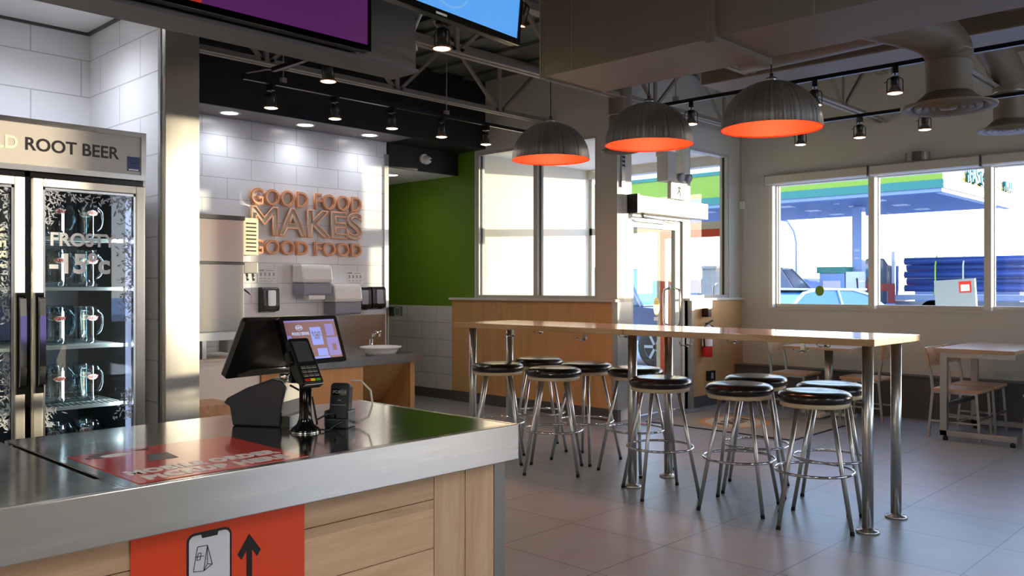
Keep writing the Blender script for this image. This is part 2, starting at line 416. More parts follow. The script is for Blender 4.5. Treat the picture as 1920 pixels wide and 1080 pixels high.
struct('baseboard_center', BX(-8.06, U1+.05, V1-.06, V1, 0, .13), 'dark_base')
struct('baseboard_green', BX(-11, -8.06, V1-.03, V1-.012, 0, .12), 'dark_base')
# window frame in that wall
def wframe(name, ax, c, a0, a1, z0, z1, mulls=(), fw=.035, dep=.10, m='alu_frame', g='window_glass'):
    """frame+glass in a plane; ax=0 plane X=c (runs along Y), ax=1 plane Y=c (runs along X)"""
    def bx(mb, u0, u1, d0, d1, w0, w1):
        return mb.box(d0, d1, u0, u1, w0, w1) if ax == 0 else mb.box(u0, u1, d0, d1, w0, w1)
    f = MB(); d0, d1 = c-dep/2, c+dep/2
    bx(f, a0, a0+fw, d0, d1, z0, z1); bx(f, a1-fw, a1, d0, d1, z0, z1); bx(f, a0+fw, a1-fw, d0, d1, z0, z0+fw); bx(f, a0+fw, a1-fw, d0, d1, z1-fw, z1)
    for mu in mulls: bx(f, mu-.03, mu+.03, d0-.004, d1+.004, z0+fw, z1-fw)
    o = struct(name, f, m)
    xs = [a0+fw]+[q for mu in mulls for q in (mu-.03, mu+.03)]+[a1-fw]
    for i in range(0, len(xs), 2):
        bx(MB(), xs[i], xs[i+1], c-.004, c+.004, z0+fw, z1-fw).build('glass', g, o)
        gk = MB()
        for u0, u1 in ((xs[i], xs[i]+.008), (xs[i+1]-.008, xs[i+1])): bx(gk, u0, u1, c-.012, c+.012, z0+fw, z1-fw)
        gk.build('gasket', 'dark_gasket', o)
    return o
wframe('window_1', 1, V1+.06, -7.67, -5.78, 1.30, 3.09, (-6.69,))
# --- vestibule
struct('wall_vestibule', BX(-8.15, -8.0, V1+.12, V2+.15, 0, 3.95), 'stucco')
struct('ceiling_vestibule', BX(-8.0, U1-.12, V1+.12, V2, 3.16, 3.22), 'ceiling_tile')
struct('wall_vestibule_right', BX(-5.72, U1-.12, V2-.0, V2+.15, 0, 3.95), 'white_paint')
fa = MB(); fa.box(-8.15, -5.72, V2, V2+.15, 3.03, 3.95)
struct('wall_front', fa, 'white_paint')
struct('trim_4', BX(-8, -5.63, V2-.03, V2, 3.03, 3.16), 'alu_frame')
# outside door of the vestibule, red frame
d2 = MB()
for a, b in ((-6.74, -6.66), (-5.80, -5.72)): d2.box(a, b, V2+.02, V2+.09, .02, 2.20)
d2.box(-6.66, -5.80, V2+.02, V2+.09, 2.10, 2.20).box(-6.66, -5.80, V2+.02, V2+.09, .02, .25)
o = struct('door_2', d2, 'red_paint')
BX(-6.66, -5.80, V2+.05, V2+.058, .25, 2.10).build('glass', 'door_glass', o)
MB().tube([(-5.86, V2+.02, .95), (-5.86, V2-.06, .98), (-5.86, V2-.06, 1.45), (-5.86, V2+.02, 1.48)], .012).build('handle', 'chrome', o)
f2 = MB()
f2.box(-8, -6.74, V2+.03, V2+.09, 0, .12).box(-8, -7.95, V2+.03, V2+.09, .12, 3.03).box(-7.0+.2, -6.74, V2+.03, V2+.09, .12, 2.2)
f2.box(-8, -5.72, V2+.03, V2+.09, 2.20, 2.30)
o = struct('window_2', f2, 'alu_frame')
BX(-7.95, -6.80, V2+.055, V2+.061, .12, 2.20).build('glass', 'window_glass', o)
BX(-8.0, -5.72, V2+.055, V2+.061, 2.30, 3.03).build('glass', 'window_glass', o)
# --- inner door wall (plane X=U1, faces +X)
dw = MB()
dw.box(U1-.12, U1, V1+.12, V2, 3.10, 3.95)                      # above glazing
dw.box(U1-.12, U1, 9.72, V2, 1.30, 3.10)
dw.box(U1-.12, U1, 8.70, V2, 0, 1.30)
struct('wall_door', dw, 'white_paint')
struct('wall_panel_right', BX(U1+.002, U1+.045, 8.80, 9.985, .13, 1.27), 'maple_panel')
struct('trim_5', BX(U1, U1+.075, 8.69, 9.99, 1.27, 1.30), 'trim_white', bevel=.004)
struct('trim_6', BX(U1+.002, U1+.06, 8.76, 8.80, .0, 1.27), 'steel_vert')
struct('baseboard_right', BX(U1, U1+.055, 8.80, 9.985, 0, .13), 'dark_base')
wframe('window_3', 0, U1-.06, 8.80, 9.72, 1.30, 3.10)
st = MB(); st.box(U1-.10, U1+.0, V1+.12, 7.64, 0, 3.10).box(U1-.10, U1+.0, 8.66, 8.80, 0, 3.10).box(U1-.10, U1, 7.64, 8.66, 2.20, 2.34)
o = struct('window_4', st, 'alu_white')
BX(U1-.06, U1-.052, 7.64, 8.66, 2.34, 3.10).build('glass', 'window_glass', o)
dr = MB(); X0, X1 = U1-.08, U1-.02
dr.box(X0, X1, 7.65, 7.70, .02, 2.19).box(X0, X1, 8.53, 8.65, .02, 2.19).box(X0, X1, 7.70, 8.53, 2.09, 2.19).box(X0, X1, 7.70, 8.53, .02, .27)
o = struct('door_1', dr, 'alu_frame')
BX(U1-.055, U1-.047, 7.70, 8.53, .27, 2.09).build('glass', 'door_glass', o)
for s_, xx in ((1, U1-.02), (-1, U1-.08)):
    MB().tube([(xx, 8.50, .98), (xx+.07*s_, 8.50, 1.0), (xx+.08*s_, 8.50, 1.06), (xx+.08*s_, 8.50, 1.34), (xx+.07*s_, 8.50, 1.40), (xx, 8.50, 1.42)], .014).build('handle', 'chrome', o)
MB().rings([[(U1-.044, 8.18+.06*math.cos(a*PI/12)*1.0, 1.21+.105*math.sin(a*PI/12)) for a in range(24)], [(U1-.042, 8.18+.06*math.cos(a*PI/12), 1.21+.105*math.sin(a*PI/12)) for a in range(24)]], True, False).build('sticker', 'yellow', o)
ln = MB()
for k in range(6): ln.box(U1-.0418, U1-.041, 8.14, 8.22, 1.15+.022*k, 1.157+.022*k)
ln.build('sticker_text', 'straw', o)
BX(U1-.044, U1-.042, 8.13, 8.21, 1.05, 1.09).build('sticker', 'decal_white', o)
# --- window wall (plane Y=V2, faces -Y)
ww = MB()
ww.box(U1-.12, 4.6, V2, V2+.2, 0, 1.18).box(U1-.12, 4.6, V2, V2+.2, 2.74, 3.95)
piers = [(U1-.12, -5.09), (-1.42, -.22), (.28, .52), (1.90, 4.6)]
for a, b in piers: ww.box(a, b, V2, V2+.2, 1.18, 2.74)
struct('wall_right', ww, 'white_paint')
wframe('window_5', 1, V2+.13, -5.09, -1.42, 1.18, 2.74, (-3.84, -2.63), .045, .09, 'alu_white')
wframe('window_6', 1, V2+.13, -.22, .28, 1.18, 2.74, (), .03, .07, 'alu_white')
wframe('window_7', 1, V2+.13, .52, 1.90, 1.18, 2.74, (), .03, .07, 'alu_white')
struct('trim_7', BX(-5.10, -1.41, V2-.02, V2+.13, 1.155, 1.18), 'trim_white')
mu = MB()
for a in (-3.84, -2.63): mu.box(a-.035, a+.035, V2-.005, V2+.09, 1.18, 2.72)
mu.box(-5.11, -5.06, V2-.005, V2+.09, 1.18, 2.72)
struct('trim_8', mu, 'alu_white')
struct('ledge_right', BX(U1+.055, 4.4, 9.79, V2-.001, 0, .435), 'ledge_tile')
struct('trim_9', BX(U1+.055, 4.4, 9.77, V2-.001, .435, .46), 'kick_dark')
struct('wall_east', MB().box(4.4, 4.6, -4, V2, 0, .9).box(4.4, 4.6, -4, V2, 2.8, 3.95).box(4.4, 4.6, -4, 4.9, .9, 2.8).box(4.4, 4.6, 9.3, V2, .9, 2.8), 'white_paint')
wframe('window_8', 0, 4.5, 4.9, 9.3, .9, 2.8, (6.4, 7.9), .04, .09)
struct('wall_back', BX(-12, 4.6, -4.15, -4, 0, 3.95), 'white_paint')
struct('wall_far_left', BX(-12.15, -12, -4, V2, 0, 3.95), 'white_paint')
# --- kitchen sign wall (plane X=-8) and its black bulkhead
struct('wall_left', BX(-8.15, -8.0, 1.5, 6.24, 0, 3.12), 'white_tile_y')
struct('trim_10', MB().box(-8.155, -7.985, 6.24, 6.262, 1.17, 2.98).box(-8.0, -7.985, 6.20, 6.24, 1.17, 2.98), 'satin_metal')
struct('wall_black', MB().box(-7.53, -7.51, 1.5, V1, 3.12, 3.95).box(-8.15, -7.53, V1-.02, V1-.001, 3.12, 3.95).box(-8.04, -8.0, 6.262, V1, 2.84, 3.12), 'black_paint')
struct('soffit', MB().box(-8.0, -7.53, 1.5, 6.24, 3.12, 3.14), 'soffit_grey')
struct('soffit_black', MB().box(-8.0, -7.53, 6.24, V1, 3.12, 3.14), 'black_paint')
struct('ceiling_corridor', BX(-11, -8.04, 6.24, V1, 2.84, 2.88), 'ceiling_tile')
struct('wall_corridor', MB().box(-11, -8.15, 6.09, 6.24, 0, 2.84), 'white_tile_x')
struct('wall_corridor_end', BX(-11.1, -11, 6.09, V1, 0, 2.88), 'green_paint')
# --- cooler alcove and steel clad column
struct('wall_alcove', BX(-5.35, -5.2, -2, 1.9, 0, 3.3), 'white_tile_y')
struct('wall_partition', BX(-5.35, -4.205, 1.9, 2.065, 0, 3.3), 'white_tile_x')
struct('column_cladding', MB().box(-4.235, -4.195, 1.893, 2.072, 0, 3.3), 'steel_vert', bevel=.004)
struct('trim_11', BX(-4.26, -4.236, 1.885, 1.899, 0, 3.3), 'satin_metal')
struct('ceiling_alcove', MB().box(-5.2, -3.3, -2, 1.9, 2.89, 2.93), 'ceiling_tile')
struct('trim_12', MB().box(-5.2, -5.185, -2, 1.9, 2.875, 2.89).box(-5.2, -4.3, 1.885, 1.9, 2.875, 2.89).box(-4.75, -4.73, -2, 1.885, 2.884, 2.891), 'kick_dark')
# --- menu bulkhead over the counter
bk = MB().box(-3.26, -3.10, -2, 2.59, 2.44, 3.95)
struct('bulkhead', bk, 'steel_dark')
struct('trim_13', BX(-3.28, -3.085, -2, 2.595, 2.425, 2.441), 'soffit_grey')

# ================================================================== CEILING SERVICES
def joist(x, label, y0=-3.9, y1=9.98, z0=3.3, top=3.9):
    t = thing('roof_joist', label, 'joist', (x, (y0+y1)/2, z0), 'open web roof joists')
    for s_ in (-1, 1): BX(x+s_*.012-(.045 if s_ < 0 else 0), x+s_*.012+(.045 if s_ > 0 else 0), y0, y1, z0, z0+.008).box(x+s_*.012-.003, x+s_*.012+.003, y0, y1, z0, z0+.055).build('bottom_chord', 'joist_paint', t)
    BX(x-.055, x+.055, y0, y1, top-.05, top+.012).build('top_chord', 'joist_paint', t)
    return t
jl = {-6.5: 'beige open web ceiling joist nearest the black bulkhead wall', -5.1: 'beige open web joist passing behind the blue menu screen',
      -3.7: 'beige open web joist crossing above the big rectangular duct end', -2.3: 'beige open web joist above the rightmost orange pendant',
      -.9: 'beige open web joist over the big round air diffuser'}
for i, x in enumerate(sorted(jl)):
    y1 = 7.36 if x < -5.6 else 9.98
    t = joist(x, jl[x], y1=y1)
    ph = 6.6 if x == -6.5 else 4.69
    k = -7
    y = ph-1.4*7
    while y < y1-.1:
        if y > 1.5:
            wb = MB().box(x-.012, x+.012, y-.02, y+.02, 3.31, 3.88)
            wb.build('web_post', 'joist_paint', t)
            for s_ in (-1, 1):
                yy = y+s_*.62
                if yy < y1-.05: MB().bar((x, y+.03*s_, 3.33), (x, yy, 3.87), .03, .03).build('web_bar', 'joist_paint', t)
        y += 1.4
# big rectangular duct
t = thing('supply_duct', 'big rectangular beige sheet metal duct hung across the ceiling', 'duct', (-1, 4.06, 2.67))
BX(-3.39, -2.27, 3.80, 4.36, 2.67, 3.26).build('duct_section', 'duct_paint', t)
BX(-2.22, 4.3, 3.81, 4.35, 2.675, 3.255).build('duct_section', 'duct_paint', t)
MB().box(-2.27, -2.245, 3.775, 4.385, 2.645, 3.285).box(-2.244, -2.22, 3.775, 4.385, 2.645, 3.285).build('flange', 'duct_paint', t)
sm = MB()
sm.b.free()
for x in (-3.384, -3.16, -1.72, -.9): BX(x, x+.006, 3.795, 3.80, 2.675, 3.255).build('seam', 'joist_paint', t)
BX(-3.4, -3.39, 3.79, 4.37, 2.66, 3.27).build('seam', 'joist_paint', t)
for x in (-3.0, -1.2, 1): MB().box(x-.012, x+.012, 3.77, 3.79, 3.2, 3.95).box(x-.012, x+.012, 4.37, 4.39, 3.2, 3.95).build('hanger_strap', 'joist_paint', t)
# flat duct / roof unit boxes behind
t = thing('branch_duct', 'low flat beige duct running behind the middle and right pendants', 'duct', (-2.7, 7.2, 3.25))
BX(-4.2, -1.0, 6.9, 7.4, 3.28, 3.5).build('duct_section', 'duct_paint', t, bevel=.01)
MB().tube([(-3.55, 6.5, 3.36), (-3.3, 6.5, 3.36), (-2.9, 6.4, 3.34), (-2.2, 6.2, 3.3), (-1.9, 6.0, 3.3)], .15, 20).build('round_duct', 'duct_paint', t)
def diffuser(x, y, z, R, label, pts, rd, ribs=True, conn=None):
    t = thing('air_diffuser', label, 'air vent', (x, y, z))
    prof = [(R*.02, .0), (R*.02, .028)]
    MB().lathe([(R, .018), (R*.985, 0), (R*.80, .012), (R*.78, .03), (rd*1.25, .07), (rd*1.02, .10), (rd, .10)], (x, y, z), 48, False).build('cone', 'duct_paint', t)
    for k, q in enumerate((.70, .52, .35)):
        MB().lathe([(R*q, .022), (R*q*.99, .0), (R*q*.80, .012), (R*q*.74, .045), (R*q*.76, .05), (R*q*.84, .018), (R*q, .022)], (x, y, z), 40, False).build('louvre_ring', 'duct_paint', t)
    MB().lathe([(R*.2, .012), (R*.17, 0), (0.002, -.004)], (x, y, z), 24, False).build('center_plate', 'duct_paint', t)
    MB().lathe([(rd, .08), (rd, .35), (rd*1.012, .352), (rd*1.012, .365), (rd, .367), (rd, pts[0][2]-z)], (x, y, z), 32, False).build('drop_pipe', 'duct_paint', t)
    # smooth elbow + pipe through pts
    P = [Vector(p) for p in pts]; path = []
    for i in range(len(P)-1):
        p0 = P[max(i-1, 0)]; p1 = P[i]; p2 = P[i+1]; p3 = P[min(i+2, len(P)-1)]
        for s_ in range(8):
            u = s_/8
            path.append(.5*((2*p1)+(-p0+p2)*u+(2*p0-5*p1+4*p2-p3)*u*u+(-p0+3*p1-3*p2+p3)*u**3))
    path.append(P[-1])
    if ribs:
        fine = []; rr = []
        for i in range(len(path)-1):
            for s_ in range(4):
                fine.append(path[i].lerp(path[i+1], s_/4)); rr.append(rd*(1.0 if (s_ % 2) else 1.04))
        path, rad = fine, rr
    else: rad = rd
    MB().tube(path, rad, 28).build('flexible_duct' if ribs else 'elbow', 'duct_paint', t)
    MB().tube([(x+rd*1.01*math.cos(a*PI/12), y+rd*1.01*math.sin(a*PI/12), z+.36) for a in range(24)], .006, 6, True).build('clamp', 'satin_metal', t)
    return t
diffuser(-1.77, 5.87, 2.56, .28, 'large round ceiling diffuser on a thick ribbed duct, nearest the big duct', [(-1.77, 5.87, 2.86), (-1.77, 5.86, 2.93), (-1.82, 5.74, 3.02), (-1.93, 5.45, 3.05), (-2.1, 5.0, 3.06), (-2.32, 4.38, 3.07)], .135)
diffuser(-2.2, 9.08, 2.90, .275, 'smaller round ceiling diffuser at the right edge, near the window wall', [(-2.2, 9.08, 3.2), (-2.2, 9.07, 3.30), (-2.2, 8.94, 3.44), (-2.2, 8.5, 3.58), (-2.2, 7.8, 3.72), (-2.2, 7.2, 3.78)], .138)
diffuser(-5.15, 6.95, 2.78, .19, 'narrow round ceiling diffuser hanging beside the leftmost orange pendant', [(-5.15, 6.95, 3.1), (-5.15, 6.95, 3.6), (-5.15, 6.95, 3.9)], .115, False)
t = thing('return_duct', 'smooth curved duct bend at the top right corner of the photo', 'duct', (-1.9, 7.1, 3.3))
MB().tube([(-2.22, 7.36, 3.40), (-2.0, 7.25, 3.41), (-1.8, 7.12, 3.44), (-1.62, 6.93, 3.52), (-1.5, 6.7, 3.66), (-1.45, 6.5, 3.9)], .13, 24).build('bend', 'duct_paint', t)
MB().tube([(-2.27, 7.39, 3.40), (-2.21, 7.355, 3.40)], .15, 24).build('flange', 'duct_paint', t)
for k, (x, y) in enumerate(((-1.72, 8.2), (-1.62, 8.0))):
    tag(MB().tube([(x, y, 3.05+.1*k), (x, y, 3.95)], .008, 6).build('hanger_rod', 'joist_paint'), ['thin ceiling rod hanging left of the pair by the right diffuser', 'thin ceiling rod hanging right of the pair by the right diffuser'][k], 'rod')

# ---- track lighting
def track(name, a, b, z, label, rods):
    t = thing(name, label, 'light track', ((a[0]+b[0])/2, (a[1]+b[1])/2, z))
    MB().bar((a[0], a[1], z+.015), (b[0], b[1], z+.015), .034, .03).build('rail', 'black_plastic', t)
    for r_ in rods: MB().tube([(r_[0], r_[1], z+.03), (r_[0], r_[1], r_[2])], .005, 6).box(r_[0]-.02, r_[0]+.02, r_[1]-.02, r_[1]+.02, z+.03, z+.07).build('hanger', 'joist_paint', t)
    return t
track('light_track', (-4.6, 6.33), (4.2, 6.33), 3.0, 'black light track crossing above the large round diffuser', [(-2.05, 6.33, 3.95), (-4.1, 6.33, 3.95)])
track('light_track', (-4.3, 7.97), (4.2, 7.97), 3.0, 'black light track lowest on the right, nearest the window wall', [(-3.6, 7.97, 3.95), (-1.4, 7.97, 3.95)])
track('light_track', (-6.07, 3.35), (-6.07, 7.30), 3.03, 'black light track under the dark bulkhead by the copper lettering', [(-6.07, 3.7, 3.95), (-6.07, 5.45, 3.95)])
track('light_track', (-5.6, 3.33), (-2.6, 3.33), 3.0, 'black light track behind the menu screens above the counter', [(-5.0, 3.33, 3.95), (-3.2, 3.33, 3.95)])
tag(MB().tube([(-6.2, 3.85, 3.5), (-6.15, 3.87, 3.28), (-6.1, 3.75, 3.18), (-6.07, 3.55, 3.14), (-6.07, 3.38, 3.08)], .007, 8).build('power_cable', 'joist_paint'), 'grey power cable looping down to the left end of the bulkhead track', 'cable')
def head_proto():
    t = thing('track_spotlight', '', 'spotlight')
    BX(-.018, .018, -.035, .035, -.05, 0).build('adapter', 'black_plastic', t)
    MB().tube([(0, 0, -.05), (0, 0, -.075)], .006, 8).build('stem', 'satin_metal', t)
    MB().lathe([(.001, -.07), (.028, -.07), (.030, -.075), (.030, -.13), (.024, -.135)], n=20).build('body', 'black_plastic', t)
    MB().lathe([(.022, -.13), (.030, -.145), (.046, -.175), (.050, -.185)], n=24, cap=False).build('reflector', 'satin_metal', t)
    y = MB()
    for s_ in (-1, 1): y.tube([(s_*.03, 0, -.078), (s_*.048, 0, -.085), (s_*.053, 0, -.10), (s_*.053, 0, -.183)], .004, 6)
    y.tube([(-.053, 0, -.10), (-.072, 0, -.112)], .003, 6)
    y.build('yoke', 'black_plastic', t)
    MB().tube([(.054*math.cos(a*PI/12), .054*math.sin(a*PI/12), -.185) for a in range(24)], .005, 6, True).build('ring', 'straw', t)
    MB().lathe([(.048, -.187), (.03, -.193), (.001, -.196)], n=24, cap=False).build('bulb', 'bulb', t)
    lamp('light', 'SPOT', (0, 0, -.20), 9, (1, .82, .6), t, .04, 1.9, .8)
    return t
hp = head_proto(); first = [True]
def head(x, y, z, label, group, rz=0, tilt=0):
    o = hp if first[0] else copy_tree(hp); first[0] = False
    o.location = (x, y, z); o.rotation_euler = (0, tilt, rz); o['label'] = label; o['group'] = group
g = 'spotlights on the right tracks'
head(-3.946, 6.33, 3.0, 'black track spotlight between the middle and right orange pendants', g, .5)
head(-2.86, 6.33, 3.0, 'black track spotlight just right of the rightmost orange pendant, half behind it', g, .5)
head(-2.265, 6.33, 3.0, 'black track spotlight on the upper right track, left of the large diffuser', g, .5)
head(-3.742, 7.97, 3.0, 'black track spotlight below the rim of the rightmost orange pendant', g, .7)
head(-3.169, 7.97, 3.0, 'black track spotlight in the middle of the lower right track', g, .7)
head(-2.597, 7.97, 3.0, 'black track spotlight half hidden under the large round diffuser', g, .7)
g = 'spotlights on the bulkhead track'
for y, l in zip((3.589, 4.191, 4.797, 5.387, 5.971), ('leftmost spotlight of the row against the black bulkhead', 'second spotlight from the left against the black bulkhead', 'middle spotlight of the row against the black bulkhead', 'spotlight second from the right against the black bulkhead', 'rightmost spotlight of the bulkhead row, against the pale wall')):
    head(-6.07, y, 3.03, l, g, PI/2+.2)
g = 'spotlights behind the menu screens'
head(-4.9, 3.33, 3.0, 'spotlight hanging under the left menu bulkhead edge', g, .2)
head(-3.75, 3.33, 3.0, 'large looking spotlight right below the blue menu screen', g, .2)
head(-3.08, 3.33, 3.0, 'spotlight peeking out at the right edge of the blue menu screen', g, .2, .35)

# ---- recessed pot lights
def pot(x, y, z, label, group, pw=13):
    t = thing('recessed_light', label, 'recessed light', (x, y, z), group)
    MB().lathe([(.105, -.001), (.10, -.006), (.082, -.006), (.078, -.001)], (x, y, z), 32, False).build('trim_ring', 'trim_white', t)
    MB().lathe([(.08, -.0025), (.001, -.003)], (x, y, z), 32, False).build('lens', 'pot_glow', t)
    lamp('light', 'SPOT', (x, y, z-.02), pw, (.86, .91, 1), t, .07, 2.7, 1)
g = 'recessed lights over the sign wall'
pot(-7.74, 4.128, 3.12, 'recessed round light nearest the steel clad column', g)
pot(-7.74, 4.978, 3.12, 'recessed round light above the first word of the lettering', g)
pot(-7.74, 5.802, 3.12, 'recessed round light nearest the green wall', g)
pot(-8.55, 6.75, 2.84, 'recessed light in the low corridor ceiling by the green wall', 'recessed lights elsewhere', 5)
pot(-7.4, 8.75, 3.16, 'left recessed light in the entry vestibule ceiling', 'recessed lights elsewhere', 3)
pot(-6.6, 8.9, 3.16, 'right recessed light in the entry vestibule ceiling', 'recessed lights elsewhere', 3)
pot(-4.62, 1.45, 2.89, 'recessed light above the drinks cooler', 'recessed lights elsewhere', 34)

# ---- pendants
def pendant():
    t = thing('pendant_lamp', '', 'pendant lamp'); R = .32; n = 14; h = .30
    pr = [(R*math.cos(i*PI/2/n), h*math.sin(i*PI/2/n)) for i in range(n)]+[(.035, h)]
    MB().lathe([(R+.003, -.012)]+pr, n=64, cap=False).lathe([(.001, h+.001), (.035, h)], n=64, cap=False).build('shade', 'aluminium_dome', t)
    MB().lathe([(R+.003, -.012), (R-.006, -.012)]+[(p[0]*.975, p[1]*.975) for p in pr[:-1]]+[(.001, h*.97)], n=64, cap=False).build('inner_shade', 'orange_inner', t)
    MB().lathe([(.035, h-.002), (.035, h+.02), (.012, h+.03), (.012, h+.05)], n=20).build('cap', 'satin_metal', t)
    MB().lathe([(.012, .16), (.03, .14), (.04, .11), (.03, .08), (.001, .07)], n=16, cap=False).build('bulb', 'bulb', t)
    MB().lathe([(.02, h), (.02, .16)], n=12).build('socket', 'black_plastic', t)
    lamp('light', 'POINT', (0, 0, .03), 7.5, (1, .6, .3), t, .05)
    MB().tube([(0, 0, h+.04), (0, 0, 3.92-2.48)], .004, 8).build('cord', 'black_plastic', t)
    return t
dm = M['aluminium_dome'].node_tree; db = dm.nodes['Principled BSDF']; dn_ = [n for n in dm.nodes if n.type == 'TEX_NOISE'][0]; dn_.noise_dimensions = '1D'; dn_.inputs['Scale'].default_value = 1
ta_ = dm.nodes.new('ShaderNodeTexCoord'); sa_ = dm.nodes.new('ShaderNodeSeparateXYZ'); aa_ = dm.nodes.new('ShaderNodeMath'); aa_.operation = 'ARCTAN2'; ab_ = dm.nodes.new('ShaderNodeMath'); ab_.operation = 'MULTIPLY'; ab_.inputs[1].default_value = 16
dm.links.new(ta_.outputs['Object'], sa_.inputs[0]); dm.links.new(sa_.outputs[0], aa_.inputs[0]); dm.links.new(sa_.outputs[1], aa_.inputs[1]); dm.links.new(aa_.outputs[0], ab_.inputs[0]); dm.links.new(ab_.outputs[0], dn_.inputs['W'])
dr_ = dm.nodes.new('ShaderNodeValToRGB'); dr_.color_ramp.elements[0].position = .38; dr_.color_ramp.elements[1].position = .66
dr_.color_ramp.elements[0].color = (.80, .79, .78, 1); dr_.color_ramp.elements[1].color = (1, .99, .97, 1)
dm.links.new(dn_.outputs[0], dr_.inputs[0]); dm.links.new(dr_.outputs[0], db.inputs['Base Color'])
p = pendant()
for i, (x, y, z, l) in enumerate(((-4.675, 5.35, 2.49, 'leftmost dome pendant of brushed metal with orange inside'), (-3.63, 5.25, 2.48, 'middle dome pendant of brushed metal with orange inside'), (-2.635, 5.19, 2.462, 'rightmost and largest looking dome pendant with orange inside'))):
    o = p if i == 0 else copy_tree(p)
    o.location = (x, y, z); o['label'] = l; o['group'] = 'orange lined dome pendants'

# ---- menu screens
def screen(name, label, T, W, H, D, parts):
    t = thing(name, label, 'screen', T.translation)
    MB(T).box(-W/2, W/2, -H/2, H/2, -D, -.004).build('case', 'black_plastic', t, bevel=.006)
    b = .016
    MB(T).box(-W/2, W/2, -H/2, -H/2+b*1.6, -.006, .004).box(-W/2, W/2, H/2-b, H/2, -.006, .004).box(-W/2, -W/2+b, -H/2+b*1.6, H/2-b, -.006, .004).box(W/2-b, W/2, -H/2+b*1.6, H/2-b, -.006, .004).build('bezel', 'black_gloss', t)
    for nm, x0, x1, y0, y1, m in parts: MB(T).box(x0, x1, y0, y1, -.004, -.001).build(nm, m, t)
    return t
T1 = frameT((-3.02, 1.645, 2.80), (0, 1, 0), (0, 0, 1))
t1 = screen('menu_screen', 'menu screen showing red and purple blocks on the steel bulkhead', T1, 1.25, .71, .05, [('picture', -.61, -.145, -.33, .34, 'tv_red'), ('picture', -.145, .61, -.33, .34, 'tv_purple')])
BX(-3.10, -3.07, 1.3, 1.9, 2.6, 2.9).build('wall_bracket', 'black_plastic', t1)
hd = Vector((-.6912, .7227, 0))*.79+Vector((.7227, .6912, 0))*.61
up = Vector((0, 0, 1)); nn = hd.cross(up)
up2 = (up*math.cos(.10)+nn*math.sin(.10))
corner = Vector((-2.466, 2.62, 2.435))
W2, H2 = 1.23, .70
ctr = corner-hd.normalized()*W2/2+up2*H2/2
T2 = frameT(ctr, hd, up2)
t2 = screen('menu_screen', 'bright blue menu screen angled towards the customers', T2, W2, H2, .05, [('picture', -W2/2+.014, W2/2-.014, -H2/2+.024, H2/2-.014, 'tv_blue')])
el_ = [(.11*math.cos(a*PI/20), -.20+.10*math.sin(a*PI/20)) for a in range(40)]
mk = MB(T2).tube([(x+.18, y, 0) for x, y in el_], .004, 6, True); mk.build('picture_mark', 'tv_mark', t2)
MB(T2).box(.10, .16, -H2/2+.006, -H2/2+.014, .004, .0055).build('maker_badge', 'decal_white', t2)
MB(T2).box(-.3, .3, .3, .34, -.07, -.05).box(-.02, .02, .3, 1.1, -.09, -.05).build('hanger', 'black_plastic', t2)
tag(MB().tube([(-3.18, 2.60, 2.95), (-3.1, 2.66, 2.86), (-3.12, 2.64, 2.72), (-3.16, 2.615, 2.62), (-3.12, 2.61, 2.54)], .009, 8).build('cable', 'trim_white'), 'white cable dangling at the right end of the steel bulkhead', 'cable')

# ================================================================== COUNTER
t = thing('order_counter', 'steel topped order counter with pale plank front', 'counter', (-2.68, .65, 0))
MB().box(-3.15, -2.1905, .885, 2.279, .905, .92).build('countertop', 'steel_top', t, bevel=.002)
MB().box(-3.15, -2.34, -1.2, .875, .902, .916).box(-2.34, -2.1905, -1.2, .875, .905, .92).build('countertop', 'steel_top', t, bevel=.002)
MB().box(-2.34, -2.1905, .875, .885, .905, .9199).build('seam', 'steel_top', t)
MB().box(-2.19, -2.1665, -1.2, 2.302, .79, .9205).box(-3.15, -2.1905, 2.28, 2.302, .79, .9205).box(-3.15, -3.13, -1.2, 2.28, .79, .904).build('apron', 'steel_edge', t, bevel=.003)
MB().box(-3.13, -2.34, .86, .885, .80, .902).build('rail', 'kick_dark', t)
MB().box(-3.05, -2.26, -1.15, 2.22, .08, .80).build('carcass', 'kick_dark', t)
z = .79
pl = MB()
zz = [.08, .197, .3635, .53, .697, .79]
for a, b in zip(zz[:-1], zz[1:]): pl.box(-2.258, -2.225, -1.15, 1.938, a+.0015, b-.0015)
pl.build('front_planks', 'oak_plank_h', t)
for a, b in ((1.942, 2.084), (2.088, 2.228)): BX(-2.258, -2.225, a, b, .08, .79).build('front_board', 'oak_plank_v', t)
MB().box(-2.26, -2.222, 2.231, 2.285, .0, .79).box(-3.05, -2.26, 2.262, 2.285, .0, .79).build('end_panel', 'steel_vert', t)
BX(-3.0, -2.30, -1.1, 2.2, 0, .08).build('kick', 'dark_base', t)
# poster on the front
P = thing('poster', 'orange red poster with phone picture and arrow on the plank front', 'poster', (-2.222, 1.17, .30))
BX(-2.2235, -2.2205, .912, 1.425, .25, .788).build('sheet', 'poster_red', P)
def rrect(x0, x1, y0, y1, r, n=6):
    pts = []
    for cx, cy, a0 in ((x1-r, y1-r, 0), (x0+r, y1-r, PI/2), (x0+r, y0+r, PI), (x1-r, y0+r, 1.5*PI)):
        for i in range(n+1): a = a0+PI/2*i/n; pts.append((cx+r*math.cos(a), cy+r*math.sin(a)))
    return pts
MB().prism(rrect(1.060, 1.190, .50, .758, .022), 0, -2.2205, -2.2195).build('phone_outline', 'ink_black', P)
MB().prism(rrect(1.066, 1.184, .506, .751, .017), 0, -2.2195, -2.2188).build('phone_screen', 'phone_white', P)
MB().prism([(1.10, .752), (1.15, .752), (1.147, .741), (1.103, .741)], 0, -2.2188, -2.218).build('phone_notch', 'ink_black', P)
bagl = MB()
